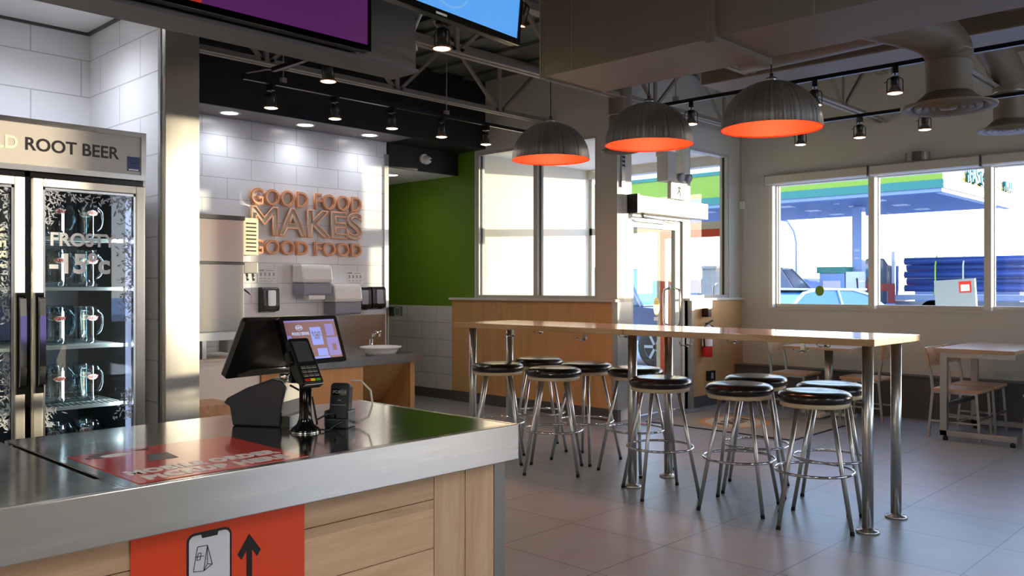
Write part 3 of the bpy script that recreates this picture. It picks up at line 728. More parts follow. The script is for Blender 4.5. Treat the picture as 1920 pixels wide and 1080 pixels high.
def seg(a, b, w_=.0016, x=-2.2182): bagl.bar((x, *a), (x, *b), w_, .0008) if 0 else bagl.tube([(x, *a), (x, *b)], w_*.6, 5)
A_, B_, C_, D_, E_, F_ = (1.078, .655), (1.090, .720), (1.118, .719), (1.107, .651), (1.132, .664), (1.118, .668)
for a, b in ((A_, B_), (B_, C_), (C_, D_), (D_, A_), (C_, E_), (E_, D_), (C_, F_), (F_, D_), (F_, E_), ((1.083, .694), (1.108, .692)), ((1.092, .702), (1.100, .702)), ((1.100, .702), (1.097, .684)), ((1.097, .684), (1.088, .684)), ((1.088, .684), (1.092, .702))): seg(a, b)
bagl.build('bag_drawing', 'ink_black', P)
cx_ = 1.244
MB().prism([(cx_, .724), (cx_+.036, .672), (cx_+.024, .655), (cx_+.0085, .678), (cx_+.0085, .48), (cx_-.0085, .48), (cx_-.0085, .678), (cx_-.024, .655), (cx_-.036, .672)], 0, -2.2205, -2.2195).build('arrow', 'ink_black', P)
text('phone_text', 'READY', .03, frameT((-2.2186, 1.125, .595), (0, 1, 0), (0, 0, 1)), 'red_bright', P, .001, .001)
# decal on the top
D = thing('counter_decal', 'glossy red square decal on the steel countertop reading pickup here', 'decal', (-2.45, 1.17, .92))
BX(-2.70, -2.20, .925, 1.425, .9203, .9212).build('sheet', 'decal_red', D)
for s_, x, ft in (('MOBILE ORDER', -2.335, .45), ('PICKUP HERE', -2.250, .42)):
    text('lettering', s_, .074, frameT((x, 1.17, .9219), (0, 1, 0), (-1, 0, 0)), 'decal_white', D, .0008, .0042, fit=ft, spacing=1.1)
MB().prism([(-2.625+.022*math.cos(a*PI/10), 1.035+.045*math.sin(a*PI/10)) for a in range(20)], 2, .9213, .9222).build('icon', 'decal_white', D)
for pp in ([(-2.66+.02*math.cos(a*PI/10), 1.0+.03*math.sin(a*PI/10)) for a in range(20)], [(-2.62, .95), (-2.60, .99), (-2.63, .992), (-2.64, .95)], [(-2.46, 1.06), (-2.56, 1.10), (-2.56, 1.16), (-2.46, 1.15)], [(-2.66, 1.10), (-2.64, 1.14), (-2.67, 1.15)]):
    MB().prism(pp, 2, .9213, .9219).build('icon', 'ink_black', D)

# ---- point of sale
t = thing('pos_terminal', 'double sided touch screen till on the counter', 'till', (-2.75, 1.65, .92))
a0, b0 = Vector((-2.90, 1.545, 0)), Vector((-2.715, 1.655, 0)); ux = (b0-a0).normalized(); uy = Vector((-ux.y, ux.x, 0))
def Tb(o, x=ux): return frameT(o, x, Vector((-x.y, x.x, 0)))
TB = Matrix(((ux.x, uy.x, 0, a0.x), (ux.y, uy.y, 0, a0.y), (0, 0, 1, .92), (0, 0, 0, 1)))
prof = [(.012, .0), (.200, .0), (.206, .05), (.222, .145), (.205, .165), (.165, .172), (.07, .140), (-.01, .10), (-.025, .082), (.0, .07)]
MB(TB).prism(prof, 1, 0, .22).build('base', 'navy_plastic', t, bevel=.006)
MB(TB).prism([(.203, .045), (.2245, .145), (.2075, .168), (.165, .175), (.165, .1735), (.2065, .166), (.2225, .145), (.2015, .045)], 1, .006, .214).build('front_cover', 'grey_plastic', t)
MB(TB).box(.10, .16, .172, .178, .135, .15).build('receipt_slot', 'black_gloss', t)
MB(TB).box(.196, .235, .01, .16, .0, .04).build('foot', 'black_plastic', t)
# customer display
h = Vector((-.189, .982, 0)).normalized(); nh = Vector((.982, .189, 0)).normalized()
TC = Vector((-2.708, 1.631, 1.316)); th = .33
dn = (Vector((0, 0, -1))*math.cos(th)+nh*math.sin(th)); cw, ch = .285, .182
Tc = frameT(TC+h*cw/2+dn*ch/2, h, -dn)
MB(Tc).prism(rrect(-cw/2, cw/2, -ch/2, ch/2, .012), 2, -.022, 0).build('customer_display', 'black_gloss', t)
cdp = t.children[-1]
MB(Tc).box(cw/2-.0005, cw/2+.003, -ch/2+.01, ch/2-.01, -.018, -.004).build('side_trim', 'satin_metal', cdp)
scr = [(-.125, .125, -.072, .076, 'pos_brown', 0), (-.125, .125, .070, .076, 'pos_lilac', .0004), (-.01, .045, -.02, .048, 'pos_blue', .0004), (.068, .110, .012, .058, 'pos_lilac', .0004), (.062, .122, -.064, .006, 'pos_lilac', .0004),
       (-.06, .06, -.072, -.064, 'pos_blue', .0004), (.005, .055, -.062, -.034, 'pos_blue', .0005), (.085, .105, -.045, -.02, 'pos_brown', .0009), (-.125, -.105, -.072, .02, 'pos_lilac', .0003)]
for x0, x1, y0, y1, m, dz in scr: MB(Tc).box(x0, x1, y0, y1, .0002+dz, .0006+dz).build('display_picture', m, cdp)
text('display_text', 'PROUDLY SERVING', .0155, Tc @ Matrix.Translation((-.058, .025, .001)), 'pos_pale', cdp, .0003, .0004, sx=.62)
text('display_text', 'A&W', .013, Tc @ Matrix.Translation((-.06, .048, .001)), 'pos_pale', cdp, .0003, .0004)
MB(Tc).tube([(-.06+.017*math.cos(a*PI/12), .048+.009*math.sin(a*PI/12), .001) for a in range(24)], .0008, 5, True).build('display_picture', 'pos_pale', cdp)
text('display_text', 'BURGER\nCOMBO\nFRIES', .012, Tc @ Matrix.Translation((.018, .016, .001)), 'ink_black', cdp, .0003, .0002)
# staff display, back towards us
TS = Vector((-2.712, 1.500, 1.312)); th2 = .50
dn2 = (Vector((0, 0, -1))*math.cos(th2)-nh*math.sin(th2)); sw, sh = .30, .235
Ts = frameT(TS+h*sw/2+dn2*sh/2, -h, -dn2)
MB(Ts).prism(rrect(-sw/2, sw/2, -sh/2, sh/2, .012), 2, -.012, .014).build('staff_display', 'black_plastic', t)
sdp = t.children[-1]
MB(Ts).prism(rrect(-sw/2-.001, sw/2+.001, -sh/2-.001, sh/2+.001, .013), 2, .010, .013).build('side_trim', 'grey_plastic', sdp)
MB(Ts).box(-.13, .13, -.10, .10, .0142, .0148).build('display_picture', 'pos_lilac', sdp)
MB().tube([(-2.70, 1.70, 1.08), (-2.70, 1.70, 1.16), (-2.715, 1.70, 1.23)], [.03, .022, .022], 14).build('neck', 'black_gloss', t)
MB().tube([(-2.745, 1.66, 1.10), (-2.72, 1.73, 1.10)], .012, 10).tube([(-2.78, 1.64, 1.13), (-2.70, 1.76, 1.13)], .006, 8).build('hinge', 'chrome', t)
MB().tube([(-2.68, 1.66, 1.075), (-2.63, 1.72, 1.03), (-2.6, 1.72, .94), (-2.58, 1.69, .926)], .004, 6).build('cable', 'black_plastic', t)
# card reader on a pole
t = thing('card_reader', 'card payment keypad on a black pole stand beside the till', 'card reader', (-2.581, 1.66, .92))
MB().lathe([(.050, 0), (.052, .006), (.046, .014), (.030, .028), (.023, .045), (.021, .06), (.021, .165), (.024, .168), (.024, .18), (.012, .182)], (-2.581, 1.66, .92), 32).build('pole_stand', 'black_gloss', t)
MB().lathe([(.0515, .0), (.0535, .002), (.0515, .005)], (-2.581, 1.66, .92), 32, False).build('foot_ring', 'chrome', t)
R_ = Vector((.7227, .6912, 0)); F_w = Vector((-.6912, .7227, 0))
u = (R_*.70+F_w*.714).normalized()
dn = (R_*.385-F_w*.378+Vector((0, 0, -.80))).normalized()
ctr = Vector((-2.598, 1.600, 1.248))+u*.040+dn*.094
Tp = frameT(ctr, u, -dn)
MB(Tp).prism(rrect(-.041, .041, -.092, .092, .010), 2, -.028, 0).build('body', 'black_plastic', t, bevel=.003)
bd = t.children[-1]
MB(Tp).box(-.030, .030, -.002, .078, .0, .0012).build('display', 'lcd_grey', bd)
for r_ in range(4):
    for c_ in range(3):
        m = 'frame_steel' if r_ < 3 else ('red_bright', 'yellow', 'key_green')[c_]
        y0 = -.020-.0155*r_ - (.003 if r_ == 3 else 0)
        MB(Tp).box(-.030+.021*c_, -.012+.021*c_, y0-.010, y0, .0, .003).build('key', m, bd, bevel=.0008)
MB(Tp).box(-.036, .036, -.0935, -.084, -.012, .003).build('card_slot', 'satin_metal', bd, bevel=.001)
MB(Tp).prism(rrect(-.034, .034, -.06, .085, .02), 2, -.055, -.028).build('back_shell', 'black_plastic', bd, bevel=.006)
MB(Tp).box(-.052, -.040, .0, .05, -.04, -.01).build('side_guard', 'black_plastic', bd, bevel=.004)
MB().tube([(-2.581, 1.66, 1.09), (-2.581, 1.66, 1.12), tuple(Tp @ Vector((0, -.04, -.04)))], .012, 10).tube([(-2.60, 1.64, 1.095), (-2.545, 1.69, 1.095)], .008, 8).build('joint', 'black_gloss', t)
MB().tube([(-2.56, 1.69, .96), (-2.545, 1.73, .98), (-2.56, 1.77, .97), (-2.58, 1.78, .94), (-2.585, 1.80, .935)], .0035, 6).tube([(-2.56, 1.68, .93), (-2.53, 1.72, .925), (-2.56, 1.76, .93), (-2.54, 1.79, .95)], .0035, 6).build('cable', 'black_plastic', t)
# handheld reader in cradle
t = thing('handheld_terminal', 'dark handheld payment terminal standing in a charging cradle', 'payment terminal', (-2.588, 1.81, .92))
u = (R_*.98-F_w*.2).normalized(); nH = (-R_*.2-F_w*.98).normalized(); th = .16
upv = (Vector((0, 0, 1))*math.cos(th)-nH*math.sin(th)); Th = frameT(Vector((-2.588, 1.81, .995)), u, upv)
MB(Th).prism(rrect(-.037, .037, -.070, .082, .014), 2, -.022, .012).build('body', 'navy_plastic', t, bevel=.004)
MB(Th).box(-.026, .026, .038, .060, .0118, .0128).build('display', 'black_gloss', t)
text('display_text', 'FC:05:14', .014, Th @ Matrix.Translation((0, .049, .013)), 'frost', t, .0003, .0003)
MB(Th).box(-.028, .028, .002, .004, .012, .0135).box(-.006, .006, .018, .022, .012, .0135).build('button', 'grey_plastic', t)
uu = u; TR = frameT(Vector((-2.588, 1.81, .92)), u, -nH)
MB(TR).box(-.042, .042, -.045, .04, 0, .035).box(-.046, -.036, -.04, .035, 0, .062).box(.036, .046, -.04, .035, 0, .062).build('cradle', 'navy_plastic', t, bevel=.005)
MB().tube([(-2.565, 1.835, 1.085), (-2.54, 1.865, 1.085), (-2.515, 1.89, 1.05), (-2.51, 1.895, 1.0), (-2.52, 1.885, .955), (-2.55, 1.865, .935), (-2.57, 1.85, .93)], .004, 8).build('charging_cable', 'trim_white', t)

# ================================================================== DRINKS COOLER (faces +X, front at x=-4.1)
t = thing('drinks_cooler', 'tall two door steel cooler holding frosty root beer mugs', 'cooler', (-4.5, 1.2, 0))
XF = -4.1
cb = MB().box(-4.9, XF-.06, .64, .66, .10, 1.93).box(-4.9, XF-.06, 1.725, 1.755, .10, 1.93).box(-4.9, -4.88, .66, 1.725, .10, 1.93).box(-4.9, XF-.06, .66, 1.725, .10, .14).box(-4.9, XF-.06, .66, 1.725, 1.90, 1.93)
cb.build('cabinet', 'cooler_dark', t)
BX(-4.9, XF-.03, 1.7555, 1.765, .05, 2.155).build('side_panel', 'steel_vert', t)
hd_ = MB().box(-4.9, XF-.012, .64, 1.755, 1.93, 2.155)
hd_.build('header', 'steel', t); hb = t.children[-1]
fr = MB().box(XF-.012, XF+.006, .64, 1.755, 2.135, 2.157).box(XF-.012, XF+.006, .64, 1.755, 1.93, 1.955).box(XF-.012, XF+.006, 1.732, 1.755, 1.955, 2.135)
fr.build('header_frame', 'steel', hb)
BX(XF-.012, XF-.002, .64, 1.732, 1.955, 2.135).build('header_sign', 'sign_beige', hb); hs = hb.children[-1]
Tt = frameT((XF-.0015, 1.176, 2.050), (0, 1, 0), (0, 0, 1))
text('lettering', 'COLD', .078, frameT((XF-.0015, 1.205, 2.045), (0, 1, 0), (0, 0, 1)), 'sign_cream', hs, .001, .0014, 'RIGHT', fit=.20)
text('lettering', 'ROOT BEER', .078, frameT((XF-.0015, 1.229, 2.045), (0, 1, 0), (0, 0, 1)), 'ink_black', hs, .001, .0014, 'LEFT', fit=.398)
BX(XF-.002, XF-.001, 1.668, 1.728, 1.972, 2.04).build('sticker', 'sticker_blue', hs)
MB().tube([(XF-.001, 1.698+.015*math.cos(a*PI/10), 2.02+.012*math.sin(a*PI/10)) for a in range(20)], .0015, 5, True).box(XF-.001, XF-.0006, 1.68, 1.716, 1.985, 2.0).build('sticker_print', 'sticker_blue', hs)
BX(XF-.001, XF-.0004, 1.675, 1.722, 1.975, 1.982).build('sticker_print', 'decal_white', hs)
rnd = random.Random(4)
def frost_mb(y0, y1, z0, z1, x, edges, n=230):
    mb = MB()
    for i in range(n):
        e = rnd.choice(edges)
        if e == 'top': y = rnd.uniform(y0, y1); z = z1-abs(rnd.gauss(0, .032))
        elif e == 'right': y = y1-abs(rnd.gauss(0, .026)); z = rnd.uniform(z0+(z1-z0)*.45, z1)
        elif e == 'left': y = y0+abs(rnd.gauss(0, .018)); z = rnd.uniform(z1-.16, z1)
        elif e == 'botright': y = y1-abs(rnd.gauss(0, .03)); z = rnd.uniform(z0, z0+.14)*1.0
        elif e == 'botleft': y = y0+abs(rnd.gauss(0, .018)); z = rnd.uniform(z0, z0+.10)
        elif e == 'rightfull': y = y1-abs(rnd.gauss(0, .018)); z = rnd.choice([rnd.uniform(z1-.6, z1), rnd.uniform(z0, z0+.35)])
        y = min(max(y, y0+.004), y1-.004); z = min(max(z, z0+.003), z1-.003)
        L_ = rnd.uniform(.010, .034); a = rnd.uniform(0, PI*2); wd = rnd.uniform(.0015, .0042)
        dy, dz = math.cos(a)*L_, math.sin(a)*L_
        ey, ez = min(max(y+dy, y0), y1), min(max(z+dz, z0), z1)
        py, pz = -math.sin(a)*wd, math.cos(a)*wd
        mid = (.5*(y+ey), .5*(z+ez))
        xx = x+.00001*i
        mb.poly([(xx, y, z), (xx, mid[0]+py, mid[1]+pz), (xx, ey, ez), (xx, mid[0]-py, mid[1]-pz)])
    return mb
def cooler_door(y0, y1, hy, name_side):
    d = MB(); fw = .042
    d.box(XF-.04, XF, y0, y0+fw, .16, 1.905).box(XF-.04, XF, y1-fw, y1, .16, 1.905).box(XF-.04, XF, y0+fw, y1-fw, .16, .22).box(XF-.04, XF, y0+fw, y1-fw, 1.863, 1.905)
    o = d.build('door', 'steel_vert', t, bevel=.005)
    i2 = MB(); g0, g1 = y0+fw, y1-fw
    i2.box(XF-.03, XF-.006, g0, g0+.010, .22, 1.863).box(XF-.03, XF-.006, g1-.010, g1, .22, 1.863).box(XF-.03, XF-.006, g0, g1, 1.853, 1.863)
    i2.build('inner_frame', 'satin_metal', o)
    BX(XF-.024, XF-.018, g0, g1, .22, 1.863).build('glass', 'cooler_glass', o)
    hz = [(XF, hy, .985), (XF+.035, hy, 1.0), (XF+.042, hy, 1.08), (XF+.042, hy, 1.30), (XF+.035, hy, 1.375), (XF, hy, 1.39)]
    MB().rings([[(p[0]-.008, p[1]-.012, p[2]), (p[0]-.008, p[1]+.012, p[2]), (p[0]+.008, p[1]+.012, p[2]), (p[0]+.008, p[1]-.012, p[2])] for p in hz], True, False).build('handle', 'chrome', o)
    BX(XF, XF+.012, hy-.016, hy+.016, .96, 1.40).build('handle_plate', 'black_gloss', o)
    return o, g0, g1
o, g0, g1 = cooler_door(1.262, 1.752, 1.288, 'r')
frost_mb(g0+.012, g1-.012, .80, 1.852, XF-.0165, ['top']*3+['right']*5+['left']+['botright']*2+['botleft'], 520).build('frost_decal', 'frost', o, kind='stuff')
text('lettering', 'FROSTY', .082, frameT((XF-.016, 1.335, 1.635), (0, 1, 0), (0, 0, 1)), 'frost_text', o, .0008, .0022, 'LEFT', fit=.285)
text('lettering', '-15\u00b0c', .120, frameT((XF-.016, 1.333, 1.525), (0, 1, 0), (0, 0, 1)), 'frost_text', o, .0008, .0040, 'LEFT', fit=.262)
o, g0, g1 = cooler_door(.66, 1.232, 1.212, 'l')
frost_mb(g0+.012, g1-.012, .80, 1.852, XF-.0165, ['top', 'rightfull', 'rightfull', 'rightfull'], 480).build('frost_decal', 'frost', o, kind='stuff')
for k, ch_ in enumerate('VERY'):
    a = -1.35-.08*k
    text('lettering', ch_, .062, frameT((XF-.016, 1.130+.008*k, 1.655-.046*k), (0, math.cos(a), math.sin(a)), (0, -math.sin(a), math.cos(a))), 'sign_cream', o, .0008, .0018)
ms = MB().box(XF-.05, XF-.02, 1.236, 1.258, .12, 1.93); ms.build('mullion', 'black_gloss', t)
BX(XF-.035, XF-.02, .65, 1.75, 1.906, 1.929).build('gap', 'black_gloss', t)
for k, z in enumerate((1.650, 1.420, 1.150, .870, .6)):
    sh = MB()
    sh.box(XF-.125, XF-.118, .67, 1.715, z-.012, z+.004)
    for j in range(42): sh.tube([(XF-.12, .68+j*.025, z), (-4.85, .68+j*.025, z)], .0022, 5)
    for xx in (XF-.3, XF-.5, -4.85): sh.tube([(xx, .67, z-.004), (xx, 1.715, z-.004)], .003, 5)
    sh.build('shelf', 'trim_white', t)
lamp('light', 'AREA', (XF-.11, 1.69, 1.3), 4, (.75, .9, 1), t, .04, rot=frameT((0, 0, 0), (-.8, .6, 0), (0, 0, 1)).to_euler(), sy=1.0)
BX(XF-.10, XF-.07, 1.700, 1.715, .7, 1.85).build('light_tube', 'pos_pale', t)
# mugs
def mug_proto():
    t = thing('glass_mug', '', 'mug')
    n = 10; prof = [(.036, 0), (.042, .004), (.0425, .02), (.040, .03), (.0395, .12), (.041, .150), (.0385, .152), (.036, .12), (.034, .025), (.001, .018)]
    mb = MB(); rs = []
    for r, z in prof:
        rs.append([((r*(1+.035*math.cos(j*PI*2/40*n)*(1 if .02 < z < .13 else 0)))*math.cos(2*PI*j/40), (r*(1+.035*math.cos(j*PI*2/40*n)*(1 if .02 < z < .13 else 0)))*math.sin(2*PI*j/40), z) for j in range(40)])
    mb.rings(rs, False).build('body', 'mug_glass', t, local=True)
    MB().tube([(0, .038, .13), (0, .058, .135), (0, .074, .115), (0, .076, .075), (0, .066, .045), (0, .038, .035)], [.007, .008, .008, .008, .008, .006], 10).build('handle', 'mug_glass', t, local=True)
    el = [(.024*math.cos(a*PI/12), .105+.011*math.sin(a*PI/12)) for a in range(24)]
    MB().poly([(math.sqrt(max(0, .0415**2-y*y))+.0012, y, z) for y, z in el]).build('logo', 'sign_cream', t, local=True)
    lo = t.children[-1]
    text('logo_text', 'A&W', .019, frameT((.0432, 0, .105), (0, 1, 0), (0, 0, 1)), 'red_bright', lo, .0006, .0006)
    return t
mp_ = mug_proto(); f1 = True
cc = [(0, 'nearest the handle'), (.14, 'furthest right')]
rows = [(1.655, 'on the top shelf', cc), (1.425, 'on the second shelf', cc), (1.155, 'on the third shelf', cc), (.875, 'on the fourth shelf', cc), (.605, 'on the lowest visible shelf', cc)]
for z, sl_, cols in rows:
    for dy, cl in cols:
        for rr_, (dx, rl) in enumerate(((-.20, 'front row'), (-.33, 'back row'))):
            o = mp_ if f1 else copy_tree(mp_); f1 = False
            o.scale = (1.16, 1.16, 1.16); o.location = (XF+dx-.02, 1.425+dy+(.03 if rr_ else 0), z); o.rotation_euler = (0, 0, .15-.35*rr_+dy)
            o['label'] = f'glass mug {sl_} behind right cooler door, {cl}, {rl}'; o['group'] = 'mugs behind the right cooler door'
for z, sl_ in ((1.155, 'third'), (.875, 'fourth'), (1.425, 'second')):
    o = copy_tree(mp_); o.location = (XF-.20, 1.06, z); o['label'] = f'glass mug on the {sl_} shelf behind the left cooler door'; o['group'] = 'mugs behind the left cooler door'

# ================================================================== BAR TABLE + STOOLS
t = thing('bar_table', 'long high wooden bar table on six steel posts', 'table', (-3.61, 5.26, 0))
BX(-5.36, -3.602, 4.89, 5.63, 1.09, 1.13).build('tabletop', 'table_wood', t, bevel=.003)
BX(-3.598, -1.862, 4.89, 5.63, 1.09, 1.13).build('tabletop', 'table_wood', t, bevel=.003)
for x, ys in ((-1.956, (5.037, 5.485)), (-3.62, (5.03, 5.49)), (-5.28, (5.04, 5.49))):
    for y in ys:
        MB().lathe([(.032, .012), (.032, 1.09)], (x, y, 0), 28).build('leg', 'satin_metal', t)
        lg = t.children[-1]
        MB().lathe([(.066, 0), (.066, .010), (.060, .016), (.036, .018), (.034, .026), (.032, .026)], (x, y, 0), 32).build('flange', 'satin_metal', lg)
for x, y in ((-4.832, 5.40), (-3.979, 4.93), (-3.984, 5.45), (-3.096, 4.93), (-3.041, 5.45), (-2.3, 4.93), (-2.387, 5.45), (-4.7, 4.93)):
    s_ = 1 if y < 5.2 else -1
    hk = MB().box(x-.012, x+.012, y-.004, y+.004, 1.03, 1.09)
    for q in (-1, 1): hk.tube([(x, y-.005, 1.045), (x+q*.02, y-.022, 1.036), (x+q*.04, y-.03, 1.042), (x+q*.048, y-.03, 1.055)], .004, 6).lathe([(.001, -.006), (.007, 0), (.001, .006)], (x+q*.048, y-.03, 1.058), 8, False)
    hk.build('coat_hook', 'chrome', t)
def stool_proto():
    t = thing('bar_stool', '', 'stool', (0, 0, 0), 'round black bar stools at the long table')
    MB().lathe([(.196, .712), (.200, .716), (.200, .736), (.196, .739)], n=48).build('seat_ring', 'ring_wood', t)
    MB().lathe([(.198, .738), (.207, .742), (.214, .754), (.216, .766), (.213, .780), (.203, .792), (.184, .801), (.15, .806), (.08, .808), (.001, .808)], n=56).build('seat', 'vinyl', t)
    for k in range(4):
        a = PI/4+k*PI/2; c_, s_ = math.cos(a), math.sin(a)
        MB().tube([(c_*.135, s_*.135, .712), (c_*.284, s_*.284, .022)], .0125, 14).build('leg', 'satin_metal', t)
        MB().tube([(c_*.2845, s_*.2845, .020), (c_*.288, s_*.288, .0)], .0135, 12).build('rubber_foot', 'rubber', t.children[-1])
    MB().torus((0, 0, .325), .2275, .0085, 56, 10).build('foot_ring', 'chrome', t)
    return t
sp_ = stool_proto()
ST = [(-4.98, 5.04, .7, 'leftmost black bar stool, beside the far left table post'), (-5.08, 5.66, .9, 'black bar stool furthest back on the left, against the wooden half wall'),
      (-4.38, 5.05, .61, 'black bar stool with a worn front edge, second of the front row from the left'), (-4.47, 5.56, .0, 'black bar stool with a creased right side, second of the back row from the left'),
      (-3.93, 5.50, -.03, 'black bar stool behind the middle near table post'), (-3.37, 5.01, .95, 'black bar stool just right of the middle near table post'),
      (-2.78, 5.035, .23, 'black bar stool of the front row, second from the right'), (-2.94, 5.56, .4, 'black bar stool in the back row, mostly hidden behind a front one'),
      (-2.26, 5.0, .436, 'nearest black bar stool, furthest right of the front row'), (-2.36, 5.46, .3, 'black bar stool at the right end of the back row, next to the end posts')]
for i, (x, y, rz, l) in enumerate(ST):
    o = sp_ if i == 0 else copy_tree(sp_)
    o.location = (x, y, 0); o.rotation_euler = (0, 0, rz); o['label'] = l

# ================================================================== DINING TABLES + CHAIRS
def chair_proto():
    """faces +X, seat .46"""
    t = thing('dining_chair', '', 'chair', (0, 0, 0), 'wood and steel dining chairs')
    MB().prism(rrect(-.20, .22, -.20, .20, .02), 2, .445, .472).build('seat', 'seat_wood', t, bevel=.004)
    bk = []
    for q in (-1, 1):
        y = q*.185
        MB().rings([[(x-.012, y-.011, z), (x-.012, y+.011, z), (x+.012, y+.011, z), (x+.012, y-.011, z)] for x, z in ((-.235, .0), (-.195, .44), (-.205, .56), (-.255, .82))], True, False).build('rear_leg', 'frame_steel', t)
        MB().rings([[(x-.011, y-.011, z), (x-.011, y+.011, z), (x+.011, y+.011, z), (x+.011, y-.011, z)] for x, z in ((.215, 0), (.185, .444))], True, False).build('leg', 'frame_steel', t)
    fr = MB()
    for q in (-1, 1):
        y = q*.185
        fr.bar((-.19, y, .435), (.19, y, .435), .02, .02).bar((-.21, y, .16), (.20, y, .16), .018, .016)
    fr.bar((-.19, -.185, .435), (-.19, .185, .435), .02, .02).bar((.185, -.185, .435), (.185, .185, .435), .02, .02).bar((.0, -.185, .16), (.0, .185, .16), .018, .016).bar((.205, -.185, .20), (.205, .185, .20), .018, .016)
    fr.build('frame', 'frame_steel', t)
    bp = MB()
    n = 8; rs = []
    for i in range(n+1):
        y = -.215+.43*i/n; c_ = -.03*(1-((y)/.215)**2)
        rs.append([(-.232+c_+dx, y, z) for dx, z in ((0, .67), (.018, .67), (-.012, .85), (-.030, .85))])
    bp.rings(rs, True, False); bp.build('backrest', 'seat_wood', t)
    return t
cp = chair_proto()
CH = [(-2.56, 8.86, 0, 'wood and steel dining chair at the near left side of the right table'), (-2.56, 9.38, 0, 'dining chair left of the right table, the one next to the wall'),
      (-1.78, 8.86, PI, 'wood and steel dining chair on the near right side of the right table'), (-1.78, 9.38, PI, 'dining chair right of the right table, the one next to the wall'),
      (-4.42, 9.28, 0, 'wood and steel dining chair left of the small pedestal table'), (-3.62, 9.30, PI, 'wood and steel dining chair right of the small pedestal table')]
for i, (x, y, rz, l) in enumerate(CH):
    o = cp if i == 0 else copy_tree(cp)
    o.location = (x, y, 0); o.rotation_euler = (0, 0, rz); o['label'] = l
t = thing('dining_table', 'wooden topped dining table on a C shaped steel frame', 'table', (-2.36, 9.1, 0))
BX(-2.70, -2.03, 8.54, 9.72, .825, .86).build('tabletop', 'table_wood_b', t, bevel=.003)
for y in (8.60, 9.55):
    fr = MB().box(-2.66, -2.60, y-.03, y+.03, .045, .825).box(-2.60, -2.03, y-.03, y+.03, .775, .825).box(-2.66, -2.02, y-.03, y+.03, .045, .095)
    fr.build('leg_frame', 'frame_steel', t, bevel=.002)
    lf = t.children[-1]
    for x in (-2.62, -2.06): MB().lathe([(.022, 0), (.022, .03), (.012, .032), (.012, .045)], (x, y, 0), 16).build('foot', 'rubber', lf)
BX(-2.65, -2.61, 8.63, 9.52, .30, .34).build('crossbar', 'frame_steel', t)
t = thing('pedestal_table', 'small wooden table on a central steel post seen under the bar table', 'table', (-4.0, 9.28, 0))
BX(-4.42, -3.66, 8.93, 9.62, .755, .785).build('tabletop', 'table_wood_b', t, bevel=.003)
MB().lathe([(.045, .03), (.045, .755)], (-4.03, 9.28, 0), 24).build('post', 'frame_steel', t)
MB().box(-4.33, -3.73, 9.25, 9.31, .02, .05).box(-4.06, -4.0, 8.98, 9.58, .02, .05).lathe([(.012, 0), (.02, .02)], (-4.3, 9.28, 0), 10).lathe([(.012, 0), (.02, .02)], (-3.76, 9.28, 0), 10).build('base', 'trim_white', t)
BX(-4.13, -3.93, 9.18, 9.38, .735, .755).build('top_plate', 'frame_steel', t)
# entrance mat
t = thing('entrance_mat', 'beige entrance mat with an orange oval logo', 'mat', (-4.45, 8.15, 0))
BX(-5.25, -3.64, 7.58, 8.72, .0005, .009).build('pile', 'mat_beige', t)
MB().box(-5.27, -3.62, 7.56, 7.58, .0005, .008).box(-5.27, -3.62, 8.72, 8.74, .0005, .008).box(-5.27, -5.25, 7.58, 8.72, .0005, .008).box(-3.64, -3.62, 7.58, 8.72, .0005, .008).build('border', 'rubber', t)
ca, sa = math.cos(-.0), math.sin(0)
ov = lambda r1, r2, z: [(-4.56+r1*math.cos(a*PI/24), 8.15+r2*math.sin(a*PI/24), z) for a in range(48)]
MB().rings([ov(.36, .40, .0095), ov(.36, .40, .0105)], True, False).build('logo', 'mat_orange', t)
MB().rings([ov(.29, .33, .0108), ov(.29, .33, .0114)], True, False).build('logo', 'mat_cream', t)
text('logo_text', 'A&W', .30, frameT((-4.56, 8.15, .012), (0, 1, 0), (-1, 0, 0)), 'mat_black', t, .001, .012, sx=.85)

